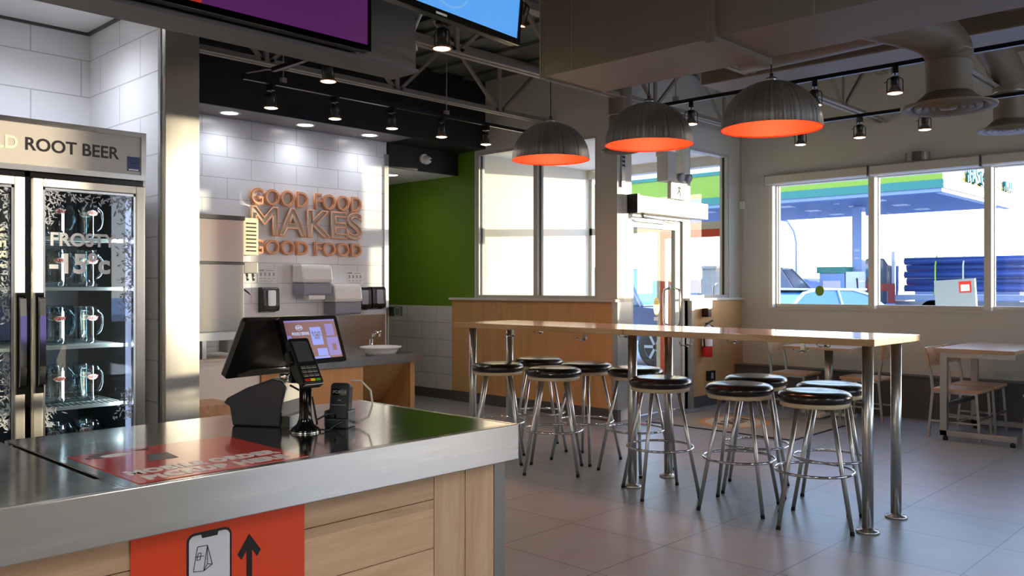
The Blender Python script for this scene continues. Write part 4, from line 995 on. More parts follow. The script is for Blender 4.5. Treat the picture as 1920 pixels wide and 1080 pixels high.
# ================================================================== KITCHEN WALL
def letters():
    t = thing('letter_sign', 'three line wall lettering in copper reading GOOD FOOD MAKES GOOD FOOD', 'sign', (-7.96, 5.17, 2.1))
    rows = [('GOOD FOOD', 2.350, .172, 1), ('MAKES', 2.095, .292, 0), ('GOOD FOOD', 1.835, .150, 1)]
    for s_, zc, hh, solid in rows:
        cu = bpy.data.curves.new('m', 'FONT'); cu.body = s_; cu.size = 1; cu.offset = .02
        tmp = bpy.data.objects.new('m', cu); COL.objects.link(tmp); C.view_layer.update()
        me = tmp.evaluated_get(C.evaluated_depsgraph_get()).to_mesh()
        xs = [v.co.x for v in me.vertices]; total = max(xs)-min(xs)
        bpy.data.objects.remove(tmp)
        Wd = 1.385; size = hh/.72; sx = Wd/(total*size)
        # advance widths: measure each prefix
        pos = []
        for i, ch_ in enumerate(s_):
            if ch_ == ' ': continue
            cu = bpy.data.curves.new('m', 'FONT'); cu.body = s_[:i+1]; cu.size = 1; cu.offset = .02
            tmp = bpy.data.objects.new('m', cu); COL.objects.link(tmp); C.view_layer.update()
            m1 = tmp.evaluated_get(C.evaluated_depsgraph_get()).to_mesh(); x1 = max(v.co.x for v in m1.vertices)
            bpy.data.objects.remove(tmp)
            cu = bpy.data.curves.new('m', 'FONT'); cu.body = ch_; cu.size = 1; cu.offset = .02
            tmp = bpy.data.objects.new('m', cu); COL.objects.link(tmp); C.view_layer.update()
            m1 = tmp.evaluated_get(C.evaluated_depsgraph_get()).to_mesh(); w_ = max(v.co.x for v in m1.vertices); mn = min(v.co.x for v in m1.vertices)
            bpy.data.objects.remove(tmp)
            pos.append((ch_, x1-w_-min(xs)))
        for ch_, x in pos:
            y = 4.475+x*size*sx
            T = frameT((-7.975, y, zc), (0, 1, 0), (0, 0, 1))
            if solid:
                o = text('letter', ch_, size, T, 'sign_copper', t, .03, .022*size, 'LEFT', sx=sx)
                text('letter_face', ch_, size, frameT((-7.957, y, zc), (0, 1, 0), (0, 0, 1)), 'sign_copper_dark', o, .003, -.004*size, 'LEFT', sx=sx)
                text('letter_inset', ch_, size, frameT((-7.9545, y, zc), (0, 1, 0), (0, 0, 1)), 'sign_copper', o, .003, -.012*size, 'LEFT', sx=sx)
            else:
                # outline letter: bevelled curve border with pale face
                o = text('letter', ch_, size, T, 'white_paint', t, .02, 0, 'LEFT', sx=sx)
                cu = bpy.data.curves.new('m', 'FONT'); cu.body = ch_; cu.size = size; cu.offset = .012*size; cu.fill_mode = 'NONE'; cu.bevel_depth = .0095; cu.bevel_resolution = 1; cu.align_y = 'CENTER'; cu.resolution_u = 4
                tmp = bpy.data.objects.new('m', cu); COL.objects.link(tmp); C.view_layer.update()
                me = bpy.data.meshes.new_from_object(tmp.evaluated_get(C.evaluated_depsgraph_get())); bpy.data.objects.remove(tmp)
                me.transform(Matrix.Diagonal((sx, 1, 1, 1))); me.transform(Matrix.Translation(-t.location) @ frameT((-7.96, y, zc), (0, 1, 0), (0, 0, 1)))
                me.materials.clear(); me.materials.append(M['sign_copper'])
                q = bpy.data.objects.new('letter_outline', me); COL.objects.link(q); q.parent = o
letters()
# sink counter with basin
t = thing('sink_counter', 'low steel topped wooden hand washing counter under the lettering', 'counter', (-7.5, 5.2, 0))
BX(-7.999, -7.15, 4.15, 6.05, .705, .72).build('countertop', 'steel', t)
BX(-7.17, -7.15, 4.15, 6.05, .63, .719).box if 0 else MB().box(-7.17, -7.15, 4.15, 6.05, .625, .705).box(-7.95, -7.17, 6.03, 6.05, .625, .705).build('apron', 'steel', t)
BX(-7.95, -7.18, 4.15, 5.30, .02, .625).build('cabinet', 'maple_panel', t)
BX(-7.185, -7.165, 4.6, 5.29, .08, .615).build('door', 'maple_panel', t)
BX(-7.95, -7.20, 5.94, 6.0, .0, .625).build('end_panel', 'maple_panel', t)
MB().prism([(-7.25, .62), (-7.27, .62), (-7.72, .18), (-7.70, .17)], 1, 5.301, 5.939).build('sloped_panel', 'maple_panel', t)
BX(-7.999, -7.985, 4.15, 6.21, .72, 1.115).build('backsplash', 'steel', t)
t = thing('wash_basin', 'white oval wash basin standing on the steel counter', 'sink', (-7.30, 5.60, .72))
MB().rings([[(-7.30+r*math.cos(a*PI/20)*.85, 5.62+r*1.0*math.sin(a*PI/20), .72+z) for a in range(40)] for r, z in ((.165, 0), (.185, .03), (.205, .062), (.232, .068), (.232, .082), (.21, .084), (.17, .05), (.10, .03), (.001, .028))], True).build('bowl', 'pale_plastic', t)
t = thing('faucet', 'chrome faucet over the white basin', 'faucet', (-7.52, 5.66, .72))
MB().lathe([(.03, 0), (.03, .01), (.022, .02), (.022, .14), (.018, .15)], (-7.52, 5.66, .72), 16).tube([(-7.52, 5.66, .85), (-7.49, 5.66, .93), (-7.43, 5.66, .955), (-7.38, 5.66, .93), (-7.37, 5.66, .90)], .013, 10).build('spout', 'chrome', t)
MB().tube([(-7.52, 5.66, .87), (-7.52, 5.72, .93), (-7.50, 5.78, .95)], .009, 8).build('lever', 'chrome', t)
# dispensers
def soap(y, z, l, g='black soap dispensers on the sign wall'):
    t = thing('soap_dispenser', l, 'soap dispenser', (-7.95, y, z), g)
    MB().prism([(-7.998, z), (-7.90, z+.02), (-7.89, z+.07), (-7.90, z+.24), (-7.92, z+.262), (-7.998, z+.262)], 1, y-.095, y+.095).build('housing', 'black_plastic', t, bevel=.006)
    MB().prism(rrect(y-.045, y+.045, z+.07, z+.23, .015), 0, -7.899, -7.884).build('window', 'smoke_plastic', t)
    BX(-7.89, -7.884, y-.03, y+.03, z+.01, z+.03).build('push_bar', 'black_gloss', t)
soap(4.676, 1.166, 'black soap dispenser alone left of the big towel dispenser')
soap(5.852, 1.166, 'black dispenser directly right of the lower white dispenser')
soap(6.06, 1.172, 'rightmost black dispenser, at the end of the white tile wall')
def towel(y0, y1, z0, z1, l, tw):
    t = thing('towel_dispenser', l, 'paper dispenser', (-7.9, (y0+y1)/2, z0), 'white paper dispensers on the sign wall')
    zs = z0+(z1-z0)*.42
    MB().prism([(-7.998, zs), (-7.78, zs), (-7.77, zs+.04), (-7.79, z1-.03), (-7.82, z1), (-7.998, z1)], 1, y0, y1).build('cover', 'pale_plastic', t, bevel=.02)
    MB().prism([(-7.998, z0+.01), (-7.80, z0+.01), (-7.785, z0+.03), (-7.782, zs-.002), (-7.998, zs-.002)], 1, y0+.01, y1-.01).build('lower_cover', 'smoke_plastic', t, bevel=.01)
    MB().box(-7.781, -7.779, (y0+y1)/2-.11, (y0+y1)/2+.11, zs-.05, zs-.035).build('slot', 'grey_plastic', t)
    if tw: MB().box(-7.90, -7.80, (y0+y1)/2-.10, (y0+y1)/2+.10, z0-.03, z0+.012).build('paper', 'decal_white', t)
towel(4.975, 5.345, 1.33, 1.672, 'big white paper towel dispenser, higher of the two', 1)
towel(5.37, 5.735, 1.12, 1.465, 'white paper dispenser with lilac lower half, hung lower beside the black ones', 0)
for y, z, l in ((4.685, 1.545, 'small white notice left of the big towel dispenser'), (5.79, 1.53, 'small white notice right of the big towel dispenser')):
    t = thing('wall_notice', l, 'notice', (-7.99, y, z), 'small hand washing notices')
    BX(-7.998, -7.995, y-.11, y+.11, z-.075, z+.075).build('sheet', 'decal_white', t)
    n = MB()
    for k in range(4):
        yy = y-.075+.05*k
        n.box(-7.9948, -7.994, yy-.010, yy+.010, z+.0, z+.035).box(-7.9948, -7.994, yy-.016, yy+.012, z-.03, z-.024)
    n.box(-7.9948, -7.994, y-.095, y-.04, z+.05, z+.066).box(-7.9948, -7.994, y-.02, y+.08, z+.054, z+.060).box(-7.9948, -7.994, y-.09, y+.07, z-.055, z-.05)
    n.build('print', 'smoke_plastic', t)
# drinks machine
t = thing('drink_dispenser', 'tall stainless steel drink machine beside the clad column', 'drink machine', (-7.5, 3.7, .95))
BX(-7.97, -7.215, 3.05, 3.985, 1.02, 2.06).build('cabinet', 'steel', t)
for z0, z1 in ((1.655, 2.035), (1.03, 1.632)): BX(-7.215, -7.20, 3.06, 3.98, z0, z1).build('front_panel', 'steel_machine', t, bevel=.003)
MB().box(-7.215, -7.195, 3.05, 3.985, 1.634, 1.654).box(-7.97, -7.195, 3.04, 3.99, 2.038, 2.075).build('trim_strip', 'kick_dark', t)
BX(-7.9, -7.22, 3.1, 3.98, .95, 1.02).build('base_rail', 'frame_steel', t)
for y in (3.62, 3.93): BX(-7.28, -7.24, y-.02, y+.02, .79, .95).build('leg', 'frame_steel', t)
for y in (3.62, 3.93): BX(-7.9, -7.86, y-.02, y+.02, .79, .95).build('leg', 'frame_steel', t)
MB().box(-7.6, -7.215, 3.99, 4.135, 1.725, 2.065).build('vent_box', 'cream', t)
vb = t.children[-1]; vv = MB()
for k in range(8): vv.prism(rrect(4.01, 4.115, 1.756+k*.036, 1.770+k*.036, .006, 3), 0, -7.2155, -7.213)
vv.build('vent_slots', 'ink_black', vb)
MB().box(-7.5, -7.215, 3.985, 4.135, 1.555, 1.662).build('tap_housing', 'grey_plastic', t, bevel=.01)
for y in (4.03, 4.09): MB().tube([(-7.24, y, 1.56), (-7.23, y, 1.525), (-7.22, y, 1.49)], .012, 8).build('nozzle', 'chrome', t)
MB().tube([(-7.25, 3.99, 1.42), (-7.2, 4.05, 1.36)], .008, 6).build('lever', 'black_plastic', t)
t = thing('prep_cabinet', 'plain white cabinet under the steel drink machine', 'cabinet', (-7.5, 3.6, 0))
BX(-7.97, -7.2, 2.9, 4.14, .05, .77).build('body', 'pale_plastic', t)
BX(-7.98, -7.17, 2.9, 4.145, .77, .788).build('top', 'trim_white', t)
BX(-7.9, -7.25, 2.95, 4.1, 0, .05).build('kick', 'kick_dark', t)
t = thing('steel_shelf_box', 'small pale box on the counter left of the sink', 'box', (-7.4, 4.3, .72))
BX(-7.7, -7.3, 4.17, 4.42, .72, 1.06).build('body', 'alu_frame', t, bevel=.005)
tag(BX(-6.75, -6.35, 3.10, 3.45, .15, .50).build('cardboard_box', 'seat_wood'), 'brown box low behind the counter next to the column', 'box')
tag(BX(-6.8, -6.3, 3.0, 3.5, 0, .149).build('step_platform', 'kick_dark'), 'dark low platform under the brown box', 'platform')
# security camera, corridor sign, sensor, sconce
t = thing('security_camera', 'white dome security camera on the black wall', 'camera', (-8.0, 6.80, 2.99))
MB(frameT((-8.0, 6.80, 2.99), (0, 1, 0), (0, 0, 1))).lathe([(.062, 0), (.062, .03), (.055, .04)], n=28).build('base', 'pale_plastic', t)
MB(frameT((-7.955, 6.83, 2.975), (-.3, 1, 0), (0, 0, 1))).lathe([(.055, -.03), (.056, -.005), (.045, .025), (.03, .045), (.001, .05)], n=28).build('eyeball', 'pale_plastic', t)
for dy in (-.0, .025): MB(frameT((-7.915, 6.835+dy, 2.972), (-.3, 1, 0), (0, 0, 1))).lathe([(.009, 0), (.009, .012), (.001, .014)], n=12).build('lens', 'black_gloss', t)
t = thing('wall_panel_box', 'small black box with green rim at the corridor corner', 'switch box', (-8.0, 6.33, 1.1))
MB().box(-8.0, -7.90, 6.275, 6.40, 1.09, 1.20).build('box', 'black_plastic', t)
MB().box(-7.90, -7.897, 6.28, 6.355, 1.095, 1.10).box(-7.90, -7.897, 6.28, 6.355, 1.185, 1.19).box(-7.90, -7.897, 6.28, 6.285, 1.1, 1.185).box(-7.90, -7.897, 6.35, 6.355, 1.1, 1.185).build('rim', 'key_green', t)
BX(-8.14, -8.0, 6.262, 6.275, .0, 1.3).build('corner_post', 'white_paint')
bpy.data.objects['corner_post']['kind'] = 'structure'; bpy.data.objects['corner_post'].name = 'trim_14'
t = thing('wall_sconce', 'curved brushed steel wall light over the right windows', 'wall light', (-3.325, 10, 2.85))
pts = [(-3.325+.13*math.cos(a), 10-.02-.11*math.sin(a)) for a in [i*PI/16 for i in range(17)]]
pin = [(-3.325+.124*math.cos(a), 10-.02-.104*math.sin(a)) for a in [i*PI/16 for i in range(16, -1, -1)]]
MB().prism(pts+pin, 2, 2.825, 2.92).build('shade', 'steel', t)
BX(-3.40, -3.25, 9.975, 9.999, 2.84, 2.905).build('back_plate', 'black_plastic', t)
t = thing('door_sensor', 'small white sensor box with a thin conduit in the room corner', 'sensor', (-5.47, 9.98, 2.43))
BX(-5.50, -5.435, 9.96, 9.999, 2.43, 2.53).build('box', 'pale_plastic', t, bevel=.006)
MB().tube([(-5.468, 9.99, 2.53), (-5.468, 9.99, 3.9)], .007, 6).tube([(-5.468, 9.99, 2.43), (-5.468, 9.99, .5)], .005, 6).build('conduit', 'white_paint', t)
# roller blind cassettes
for a, b, l in ((-5.12, -3.86, 'white roller blind cassette over the leftmost right wall window pane'), (-3.83, -2.69, 'white roller blind cassette under the steel wall light'), (-2.66, -1.40, 'white roller blind cassette at the right edge of the photo')):
    t = thing('roller_blind', l, 'blind', ((a+b)/2, 9.95, 2.7), 'roller blinds on the window wall')
    MB().prism([(9.905, 2.715), (9.905, 2.805), (9.92, 2.82), (9.999, 2.82), (9.999, 2.70), (9.93, 2.70)], 0, a, b).build('cassette', 'trim_white', t)
    BX(a-.006, a, 9.90, 9.999, 2.698, 2.822).box if 0 else MB().box(a-.006, a-.0005, 9.90, 9.999, 2.698, 2.822).box(b+.0005, b+.006, 9.90, 9.999, 2.698, 2.822).build('end_cap', 'grey_plastic', t)
# door operator, exit sign, chime, emergency light
t = thing('door_operator', 'long white automatic door operator box above the vestibule door', 'door operator', (-5.45, 8.3, 2.23))
BX(-5.509, -5.39, 7.60, 9.02, 2.235, 2.42).build('housing', 'alu_white', t, bevel=.004)
BX(-5.505, -5.37, 7.555, 7.599, 2.225, 2.43).build('end_cap', 'black_plastic', t)
MB().box(-5.389, -5.388, 7.64, 7.70, 2.25, 2.262).build('badge', 'ink_black', t)
MB().bar((-5.44, 7.75, 2.20), (-5.36, 8.05, 2.165), .022, .012).bar((-5.36, 8.05, 2.165), (-5.47, 8.40, 2.15), .022, .012).lathe([(.02, 0), (.02, .06)], (-5.44, 7.75, 2.18), 12).build('arm', 'steel', t)
t = thing('exit_sign', 'green running man exit sign hanging over the door', 'exit sign', (-5.3, 8.3, 2.42))
BX(-5.40, -5.352, 8.17, 8.50, 2.425, 2.62).build('housing', 'trim_white', t)
BX(-5.352, -5.350, 8.185, 8.485, 2.44, 2.605).build('face', 'exit_white', t); fa_ = t.children[-1]
px_ = MB().box(-5.3498, -5.3488, 8.20, 8.28, 2.455, 2.59).box(-5.3498, -5.3488, 8.40, 8.47, 2.455, 2.59).build('print', 'exit_green', fa_)
mn = MB().prism([(8.335+.011*math.cos(a*PI/8), 2.582+.013*math.sin(a*PI/8)) for a in range(16)], 0, -5.3498, -5.3488)
for a, b in (((8.335, 2.57), (8.33, 2.52)), ((8.335, 2.56), (8.37, 2.54)), ((8.335, 2.56), (8.30, 2.545)), ((8.33, 2.52), (8.36, 2.49)), ((8.36, 2.49), (8.352, 2.46)), ((8.33, 2.52), (8.305, 2.485)), ((8.305, 2.485), (8.285, 2.48))):
    mn.tube([(-5.349, *a), (-5.349, *b)], .0055, 6)
mn.build('print', 'exit_green', fa_)
t = thing('emergency_light', 'grey emergency light unit above the exit sign', 'emergency light', (-5.4, 8.25, 2.62))
MB().box(-5.509, -5.36, 8.12, 8.30, 2.62, 2.92).box(-5.509, -5.355, 8.10, 8.32, 2.90, 2.95).build('battery_box', 'trim_white', t, bevel=.004)
for y, rz in ((8.36, .2), (8.52, -.2)):
    MB(frameT((-5.36, y, 2.68), (0, 1, 0), (.35, 0, 1))).lathe([(.02, -.06), (.04, -.02), (.055, .03), (.05, .035), (.001, .035)], n=20).build('lamp_head', 'grey_plastic', t)
MB().bar((-5.42, 8.30, 2.66), (-5.42, 8.50, 2.66), .02, .02).tube([(-5.43, 8.2, 2.95), (-5.43, 8.2, 3.1)], .008, 6).build('bracket', 'frame_steel', t)
t = thing('slotted_bracket', 'narrow slotted dark metal strip high on the white post by the door', 'bracket', (-5.49, 7.46, 2.7))
sb = MB().box(-5.509, -5.49, 7.44, 7.50, 2.50, 3.05)
sb.build('strip', 'frame_steel', t); s2 = MB()
for k in range(7): s2.box(-5.49, -5.488, 7.445, 7.495, 2.72+.045*k, 2.742+.045*k)
s2.build('slots', 'ink_black', t)
# fire extinguisher etc on the right panel (plane x=-5.465)
xp = U1+.046
t = thing('fire_extinguisher', 'red and white fire extinguisher on the wooden panel by the door', 'fire extinguisher', (xp+.06, 9.0, .60))
MB().lathe([(.001, 0), (.055, .0), (.062, .01), (.062, .13)], (xp+.075, 9.0, .60), 24, False).build('cylinder', 'red_bright', t)
MB().lathe([(.0622, .13), (.0622, .32), (.05, .36), (.022, .385), (.001, .385)], (xp+.075, 9.0, .60), 24, False).build('label_band', 'decal_white', t)
MB().bar((xp+.075, 8.98, .99), (xp+.075, 9.12, 1.03), .02, .014).bar((xp+.075, 8.97, 1.0), (xp+.075, 9.13, .955), .02, .014).lathe([(.02, 0), (.02, .03)], (xp+.075, 9.0, .965), 12).build('handle', 'black_plastic', t)
MB().tube([(xp+.075, 8.98, .985), (xp+.10, 8.90, .96), (xp+.09, 8.90, .85), (xp+.085, 8.92, .72)], .010, 8).build('hose', 'black_plastic', t)
BX(xp-.001, xp+.012, 8.97, 9.03, .66, .90).build('bracket', 'frame_steel', t)
t = thing('door_button', 'black door push box with a white switch plate on the wooden panel', 'switch', (xp, 9.1, 1.08))
BX(xp-.001, xp+.09, 9.00, 9.075, 1.075, 1.175).build('box', 'black_plastic', t, bevel=.004)
BX(xp-.001, xp+.03, 9.085, 9.18, 1.08, 1.18).build('plate', 'cream', t, bevel=.003)
t = thing('outlet_box', 'black outlet box low on the wooden panel by the door', 'outlet', (xp, 9.18, .30))
BX(xp-.001, xp+.035, 9.10, 9.26, .30, .42).build('box', 'black_plastic', t, bevel=.004)
BX(xp+.035, xp+.04, 9.155, 9.205, .325, .395).build('outlet', 'grey_plastic', t)

# ================================================================== OUTSIDE
struct('ground', BX(-150, 120, 10.2, 320, -.3, -.06), 'snow')
struct('ground_forecourt', BX(-60, 40, 10.21, 60, -.059, -.04), 'asphalt')
struct('sidewalk', BX(-14, 8, 10.22, 12.2, -.039, -.02), 'snow')
def rot2(c_, s_): pass
# canopy
t = thing('station_canopy', 'green and yellow fuel station canopy with sign lettering', 'canopy', (-22, 34, 4.6))
X1, Y0, Y1 = -9.25, 30, 38.6
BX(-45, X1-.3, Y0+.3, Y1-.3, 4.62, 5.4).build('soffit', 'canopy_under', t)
def band(z0, z1, m1, m2, e=0, nm='fascia'):
    BX(-45, X1+e, Y0-e, Y0+.3, z0, z1).build(nm, m1, t)
    BX(X1-.3, X1+e, Y0+.3, Y1+e, z0, z1).build(nm, m2, t)
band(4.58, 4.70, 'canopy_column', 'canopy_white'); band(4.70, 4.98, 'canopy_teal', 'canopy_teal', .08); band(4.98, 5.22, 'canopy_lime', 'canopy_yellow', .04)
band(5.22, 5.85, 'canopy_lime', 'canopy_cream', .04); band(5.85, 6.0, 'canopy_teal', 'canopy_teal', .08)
MB().box(X1+.04, X1+.06, Y0+.3, Y0+1.9, 5.10, 5.80).build('panel', 'canopy_white', t)
for s_, y, hh, dx in (('FAS GAS', 32.3, .72, .12), ('PLUS', 36.9, .50, .12)):
    text('lettering', s_, hh, frameT((X1+.09, y+.06, 5.32), (0, 1, 0), (0, 0, 1)), 'canopy_shadow', t, .05, .02, 'LEFT', sx=1.0)
    text('lettering', s_, hh, frameT((X1+dx+.05, y, 5.34), (0, 1, 0), (0, 0, 1)), 'canopy_letter', t, .05, .008, 'LEFT', sx=1.0)
for k in range(4): BX(X1+.05, X1+.09, 35.4, 36.7, 5.12+.11*k, 5.15+.11*k).build('stripe', 'canopy_shadow', t)
for x in (-12, -15.5, -19, -24):
    for y in (31.8, 34.2, 36.5): BX(x-.25, x+.25, y-.25, y+.25, 4.59, 4.62).build('downlight', 'canopy_white', t)
for x, l in ((-13.55, 'blue shaded canopy column beside the fuel pump'), (-24.5, 'canopy column far to the left')):
    t = thing('canopy_column', l, 'column', (x, 34, -.04), 'canopy columns')
    BX(x-.19, x+.19, 33.81, 34.19, -.04, 4.62).build('post', 'canopy_column', t)
    if x > -20:
        for z, w_ in ((2.85, .12), (2.55, .09), (2.15, .1)): BX(x-w_, x+w_, 33.80, 33.809, z, z+.09).build('sign', 'smoke_plastic', t)
t = thing('fuel_pump', 'white fuel pump with green top under the canopy', 'fuel pump', (-14.2, 33.4, -.04))
BX(-14.75, -13.75, 33.1, 33.7, -.04, 2.0).build('cabinet', 'canopy_column', t); BX(-14.85, -13.7, 33.05, 33.75, 2.0, 2.25).build('header', 'canopy_teal', t)
BX(-13.7, -13.2, 33.1, 33.7, -.04, 2.05).build('cabinet', 'canopy_white', t); BX(-14.6, -13.9, 33.08, 33.1, .6, 1.7).build('display', 'pos_pale', t)
MB().tube([(-13.25, 33.05, 1.8), (-13.15, 32.95, 1.2), (-13.2, 33.0, .6)], .03, 6).build('hose', 'black_plastic', t)
t = thing('street_lamp', 'thin curved street lamp post in the distance', 'street lamp', (-27, 58, -.06))
MB().tube([(-24.7, 52, -.06), (-24.7, 52, 4.3), (-24.85, 52, 5.0), (-25.3, 52, 5.7), (-26.0, 52, 5.9)], .07, 8).build('pole', 'steel_outdoor', t)
MB().box(-26.6, -25.9, 51.9, 52.1, 5.84, 5.95).build('lamp', 'canopy_white', t)
# cars
def wheel(mb_r, c, axis, r=.33, w_=.22):
    T = Matrix.Translation(c) @ (Matrix.Rotation(PI/2, 4, 'X') if axis == 'y' else Matrix.Rotation(PI/2, 4, 'Y'))
    return T
def car(name, label, cat, x, y, rz, body, L_=4.5, W_=1.78, H_=1.42, prof='sedan'):
    t = thing(name, label, cat, (x, y, -.04), None)
    if prof == 'sedan':
        low = [(-2.2, .35), (-2.22, .62), (-2.1, .86), (-1.35, .93), (-1.2, .95), (1.0, .95), (1.9, .80), (2.2, .65), (2.24, .35)]
        cab = [(-1.65, .93), (-1.05, 1.36), (-.6, 1.44), (.25, 1.43), (.65, 1.33), (1.25, .93)]
    elif prof == 'pickup':
        low = [(-2.8, .5), (-2.8, 1.12), (-.55, 1.12), (.9, 1.15), (1.3, 1.12), (2.5, 1.02), (2.7, .9), (2.75, .5)]
        cab = [(-.6, 1.12), (-.5, 1.78), (-.3, 1.85), (.75, 1.84), (1.35, 1.12)]
    else:
        low = [(-2.6, .4), (-2.6, 1.2), (1.7, 1.2), (2.35, 1.0), (2.5, .8), (2.5, .4)]
        cab = [(-2.58, 1.2), (-2.45, 2.1), (-2.2, 2.28), (-.4, 2.34), (.9, 2.2), (1.75, 1.2)]
    s_ = L_/4.5 if prof == 'sedan' else 1
    mb = MB(); w2 = W_/2
    mb.rings([[(px*s_, yy*k, pz) for px, pz in low] for yy, k in ((-w2, .96), (-w2, 1), (w2, 1), (w2, .96))], True, False)
    o = mb.build('body', body, t, bevel=.04, local=True)
    mb = MB(); mb.rings([[(px*s_*(1 if abs(yy) > .7*w2 else 1), yy*(1-.22*(pz-.93)/.6 if pz > .95 else 1), pz) for px, pz in cab] for yy in (-w2*.93, w2*.93)], True, False)
    mb.build('cabin', 'car_glass' if prof != 'van' else body, t, bevel=.03, local=True)
    top = max(p[1] for p in cab); rp = [p for p in cab if p[1] > top-.12]
    xs = [p[0]*s_ for p in rp]
    BX(min(xs)-.02, max(xs)+.02, -w2*.76, w2*.76, top-.03, top+.012).build('roof', body, t, bevel=.01, local=True)
    pm = MB()
    for q in (-1, 1):
        for (px, pz), (qx, qz) in zip(cab[:-1], cab[1:]):
            kk = lambda z_: (1-.22*(z_-.93)/.6 if z_ > .95 else 1)*w2*.935*q
            pm.bar((px*s_, kk(pz), pz), (qx*s_, kk(qz), qz), .05, .05)
        pm.bar((-.1, w2*.93*q, .93), (-.15, w2*.77*q, top-.02), .05, .06)
    pm.build('pillar', body, t, local=True)
    r = .34 if prof == 'sedan' else .40
    fx = (1.4*s_, -1.35*s_) if prof == 'sedan' else (1.75, -1.75)
    for px in fx:
        for q in (-1, 1):
            T = Matrix.Translation((px, q*(w2-.1), r)) @ Matrix.Rotation(PI/2*q*-1, 4, 'X')
            MB(T).lathe([(r*.6, -.11), (r*.97, -.11), (r, -.08), (r, .08), (r*.97, .11), (r*.62, .11)], n=28).build('wheel', 'rubber', t, local=True)
            wh = t.children[-1]; rim = MB(T).lathe([(r*.62, .112), (r*.58, .09), (r*.15, .105), (.001, .11)], n=20, cap=False)
            for k in range(6):
                a = k*PI/3; rim.bar((r*.12*math.cos(a), r*.12*math.sin(a), .115), (r*.6*math.cos(a), r*.6*math.sin(a), .115), .05, .02)
            rim.build('rim', 'frame_steel', wh, local=True)
    BX((2.2 if prof == 'sedan' else 2.6)*1.0, (2.25 if prof == 'sedan' else 2.76), -.75, -.45, .62, .78).build('headlight', 'pale_plastic', t, local=True)
    BX((2.2 if prof == 'sedan' else 2.6)*1.0, (2.25 if prof == 'sedan' else 2.76), .45, .75, .62, .78).build('headlight', 'pale_plastic', t, local=True)
    t.rotation_euler = (0, 0, rz)
    return t
car('parked_car', 'silver blue car parked outside the left window pane', 'car', -8.1, 18.2, 1.15, 'car_silver')
car('pickup_truck', 'blue grey pickup truck parked outside the entrance, wheel showing through the door', 'pickup truck', -10.55, 13.9, 0, 'car_blue', prof='pickup', W_=1.9)
car('parked_van', 'dark round backed van parked beyond the left pane', 'van', -16.3, 31.6, 0, 'car_dark', prof='van', W_=1.9)
# flatbed with pipes and tractor
t = thing('flatbed_trailer', 'flatbed trailer carrying a tall stack of blue pipes', 'trailer', (-6, 33.5, -.06))
BX(-10.9, 1.5, 32.5, 34.9, .95, 1.15).build('deck', 'steel_outdoor', t)
for x in (-10.8, -7.5, -4.2, -.9): MB().box(x-.05, x+.05, 32.42, 32.5, 1.15, 2.3).build('stake', 'pipe_blue', t)
for x in (-9.5, -8.3, -1.0, .2):
    MB(Matrix.Translation((x, 32.7, .45)) @ Matrix.Rotation(PI/2, 4, 'X')).lathe([(.3, -.15), (.5, -.15), (.5, .15), (.3, .15)], n=24).build('wheel', 'rubber', t)
MB().box(-10.9, 1.5, 32.55, 32.65, .55, .9).build('side_rail', 'car_dark', t)
pn = 0
names = ['bottom', 'second', 'third', 'fourth', 'top']
for r_ in range(5):
    for c_ in range(4 if r_ < 4 else 3):
        y = 32.75+.50*c_+.25*(r_ % 2); z = 1.41+.27*r_
        if c_ == 0 or r_ == 4:
            o = MB().tube([(-10.6, y, z), (1.2, y, z)], .14, 14)
            o = o.build('pipe', 'pipe_blue'); tag(o, f'long blue pipe on the {names[r_]} layer of the trailer load' + (', nearest side' if c_ == 0 else f', {["", "second", "far"][c_]} from the near side'), 'pipe', 'pipes on the flatbed trailer')
for x, m in ((-9.4, 'strap_green'), (-8.4, 'trim_white'), (-6.0, 'strap_green'), (-7.6, 'trim_white')):
    tag(MB().tube([(x, 32.45, 1.15), (x, 32.55, 1.6), (x, 32.55, 2.3), (x, 32.75, 2.68), (x, 33.4, 2.72), (x, 34.3, 2.6)], .03, 6).build('cargo_strap', m), {-9.4: 'green strap over the left part of the pipe load', -8.4: 'white strap between the two green ones', -6.0: 'green strap over the right part of the pipe load', -7.6: 'white strap just left of the right green one'}[x], 'strap')
t = thing('tractor_truck', 'dark and red truck cab in front of the pipe trailer', 'truck', (-13, 33.5, -.06))
MB().prism([(-14.1, .8), (-14.1, 2.2), (-13.9, 2.62), (-13.2, 2.62), (-13.0, 2.3), (-13.0, .8)], 1, 32.6, 34.8).build('cab', 'car_dark', t, bevel=.05)
BX(-13.95, -13.3, 32.57, 32.6, 1.85, 2.4).build('window', 'car_glass', t)
BX(-13.0, -12.72, 32.6, 34.8, .8, 1.6).build('chassis', 'truck_red', t); BX(-14.1, -12.75, 32.58, 32.62, 1.3, 1.6).build('stripe', 'truck_red', t)
BX(-12.98, -12.85, 32.9, 33.1, 1.6, 2.9).build('exhaust', 'canopy_white', t)
for x in (-13.6,):
    MB(Matrix.Translation((x, 32.75, .45)) @ Matrix.Rotation(PI/2, 4, 'X')).lathe([(.3, -.15), (.5, -.15), (.5, .15), (.3, .15)], n=24).build('wheel', 'rubber', t)
# leaning board outside
t = thing('notice_board', 'white board with a small red notice outside the middle window pane', 'board', (-3.0, 11.6, -.02))
MB(Matrix.Translation((-3.30, 11.6, 0)) @ Matrix.Rotation(-.06, 4, 'Y')).box(-.27, .20, -.03, .03, -.02, 1.53).build('board', 'board_grey', t)
MB(Matrix.Translation((-3.30, 11.6, 0)) @ Matrix.Rotation(-.06, 4, 'Y')).box(.02, .16, -.034, -.031, 1.36, 1.50).build('notice', 'red_bright', t)
MB(Matrix.Translation((-3.30, 11.6, 0)) @ Matrix.Rotation(-.06, 4, 'Y')).box(.04, .14, -.037, -.0345, 1.38, 1.46).build('print', 'decal_white', t)
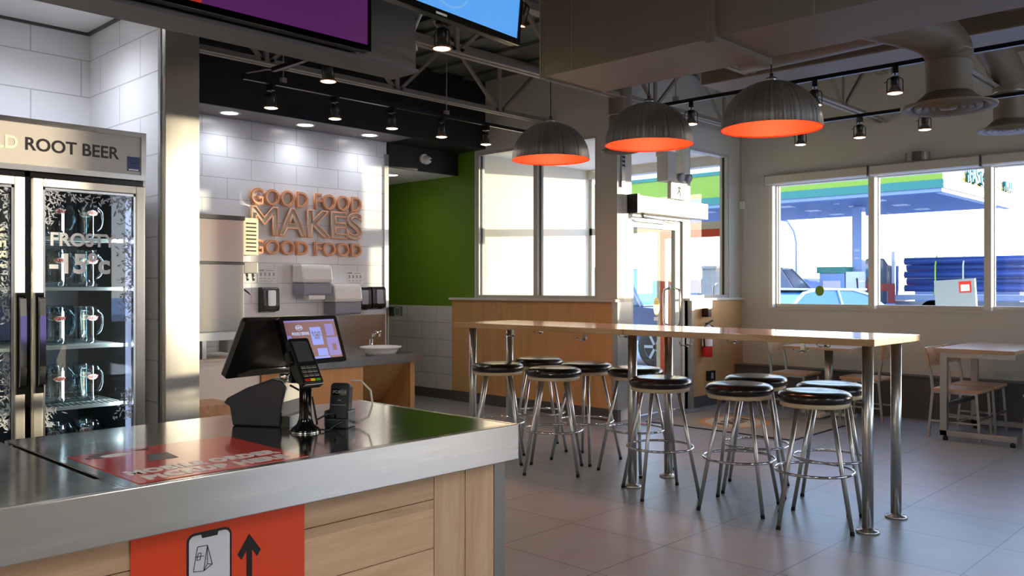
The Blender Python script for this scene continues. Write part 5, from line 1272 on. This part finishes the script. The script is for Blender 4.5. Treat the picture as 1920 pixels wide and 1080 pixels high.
# round sticker on the leftmost pane
tag(MB().prism([(-4.51+.055*math.cos(a*PI/12), 1.385+.062*math.sin(a*PI/12)) for a in range(24)], 1, 10.122, 10.125).build('window_sticker', 'canopy_lime'), 'round olive sticker on the leftmost window pane', 'sticker')
# planter with red reeds outside the door, stone post, trees, hills
t = thing('reed_planter', 'red barked twigs standing in a planter outside the vestibule', 'plant', (-8.05, 12.3, -.02))
MB().box(-8.25, -7.9, 12.15, 12.5, -.02, .5).build('planter', 'stone', t)
rd_ = MB(); rr = random.Random(7)
for i in range(46):
    x, y = -8.07+rr.uniform(-.12, .12), 12.32+rr.uniform(-.12, .12); h_ = rr.uniform(.9, 1.45)
    rd_.tube([(x, y, .5), (x+rr.uniform(-.04, .04), y, .5+h_*.5), (x+rr.uniform(-.12, .12), y, .5+h_)], .006, 4)
rd_.build('twigs', 'straw', t, kind='stuff')
t = thing('stone_post', 'stone clad post outside the right vestibule glass', 'post', (-14.9, 24, -.04))
BX(-13.35, -12.9, 22.0, 22.45, -.04, 1.98).build('post', 'stone', t); BX(-13.42, -12.83, 21.93, 22.52, 1.98, 2.06).build('cap', 'stone', t)
def hump(name, label, x0, x1, y, z1, m, seed, cat='hill', n=40, kind=None):
    r = random.Random(seed); top = []
    for i in range(n+1):
        u_ = i/n; top.append((x0+(x1-x0)*u_, z1*(.55+.45*math.sin(PI*u_)**.5)*(1+r.uniform(-.12, .12))))
    mb = MB().prism([(x0, -.1)]+top+[(x1, -.1)], 1, y, y+12)
    o = mb.build(name, m)
    if kind: o['kind'] = kind
    return tag(o, label, cat)
hump('tree_line', 'distant bluish tree line seen through the vestibule door', -150, -85, 95, 6.2, 'tree_dark', 3, 'trees', 90, 'stuff')
hump('hill', 'low bluish hill beyond the right vestibule glass', -82, -50, 120, 2.8, 'tree_dark', 5)
hump('shrub_row', 'low dark shrubs behind the truck cab on the right', -24, -14, 60, 3.2, 'tree_dark', 9, 'shrubs', 50, 'stuff')

for o in bpy.data.objects:
    if o.parent is None and o.name.split('.')[0] in ('flatbed_trailer', 'pipe', 'cargo_strap'):
        o.location.x -= 1.8; o.location.y += 3.0
    if o.name == 'tractor_truck': o.location.y += 3.0
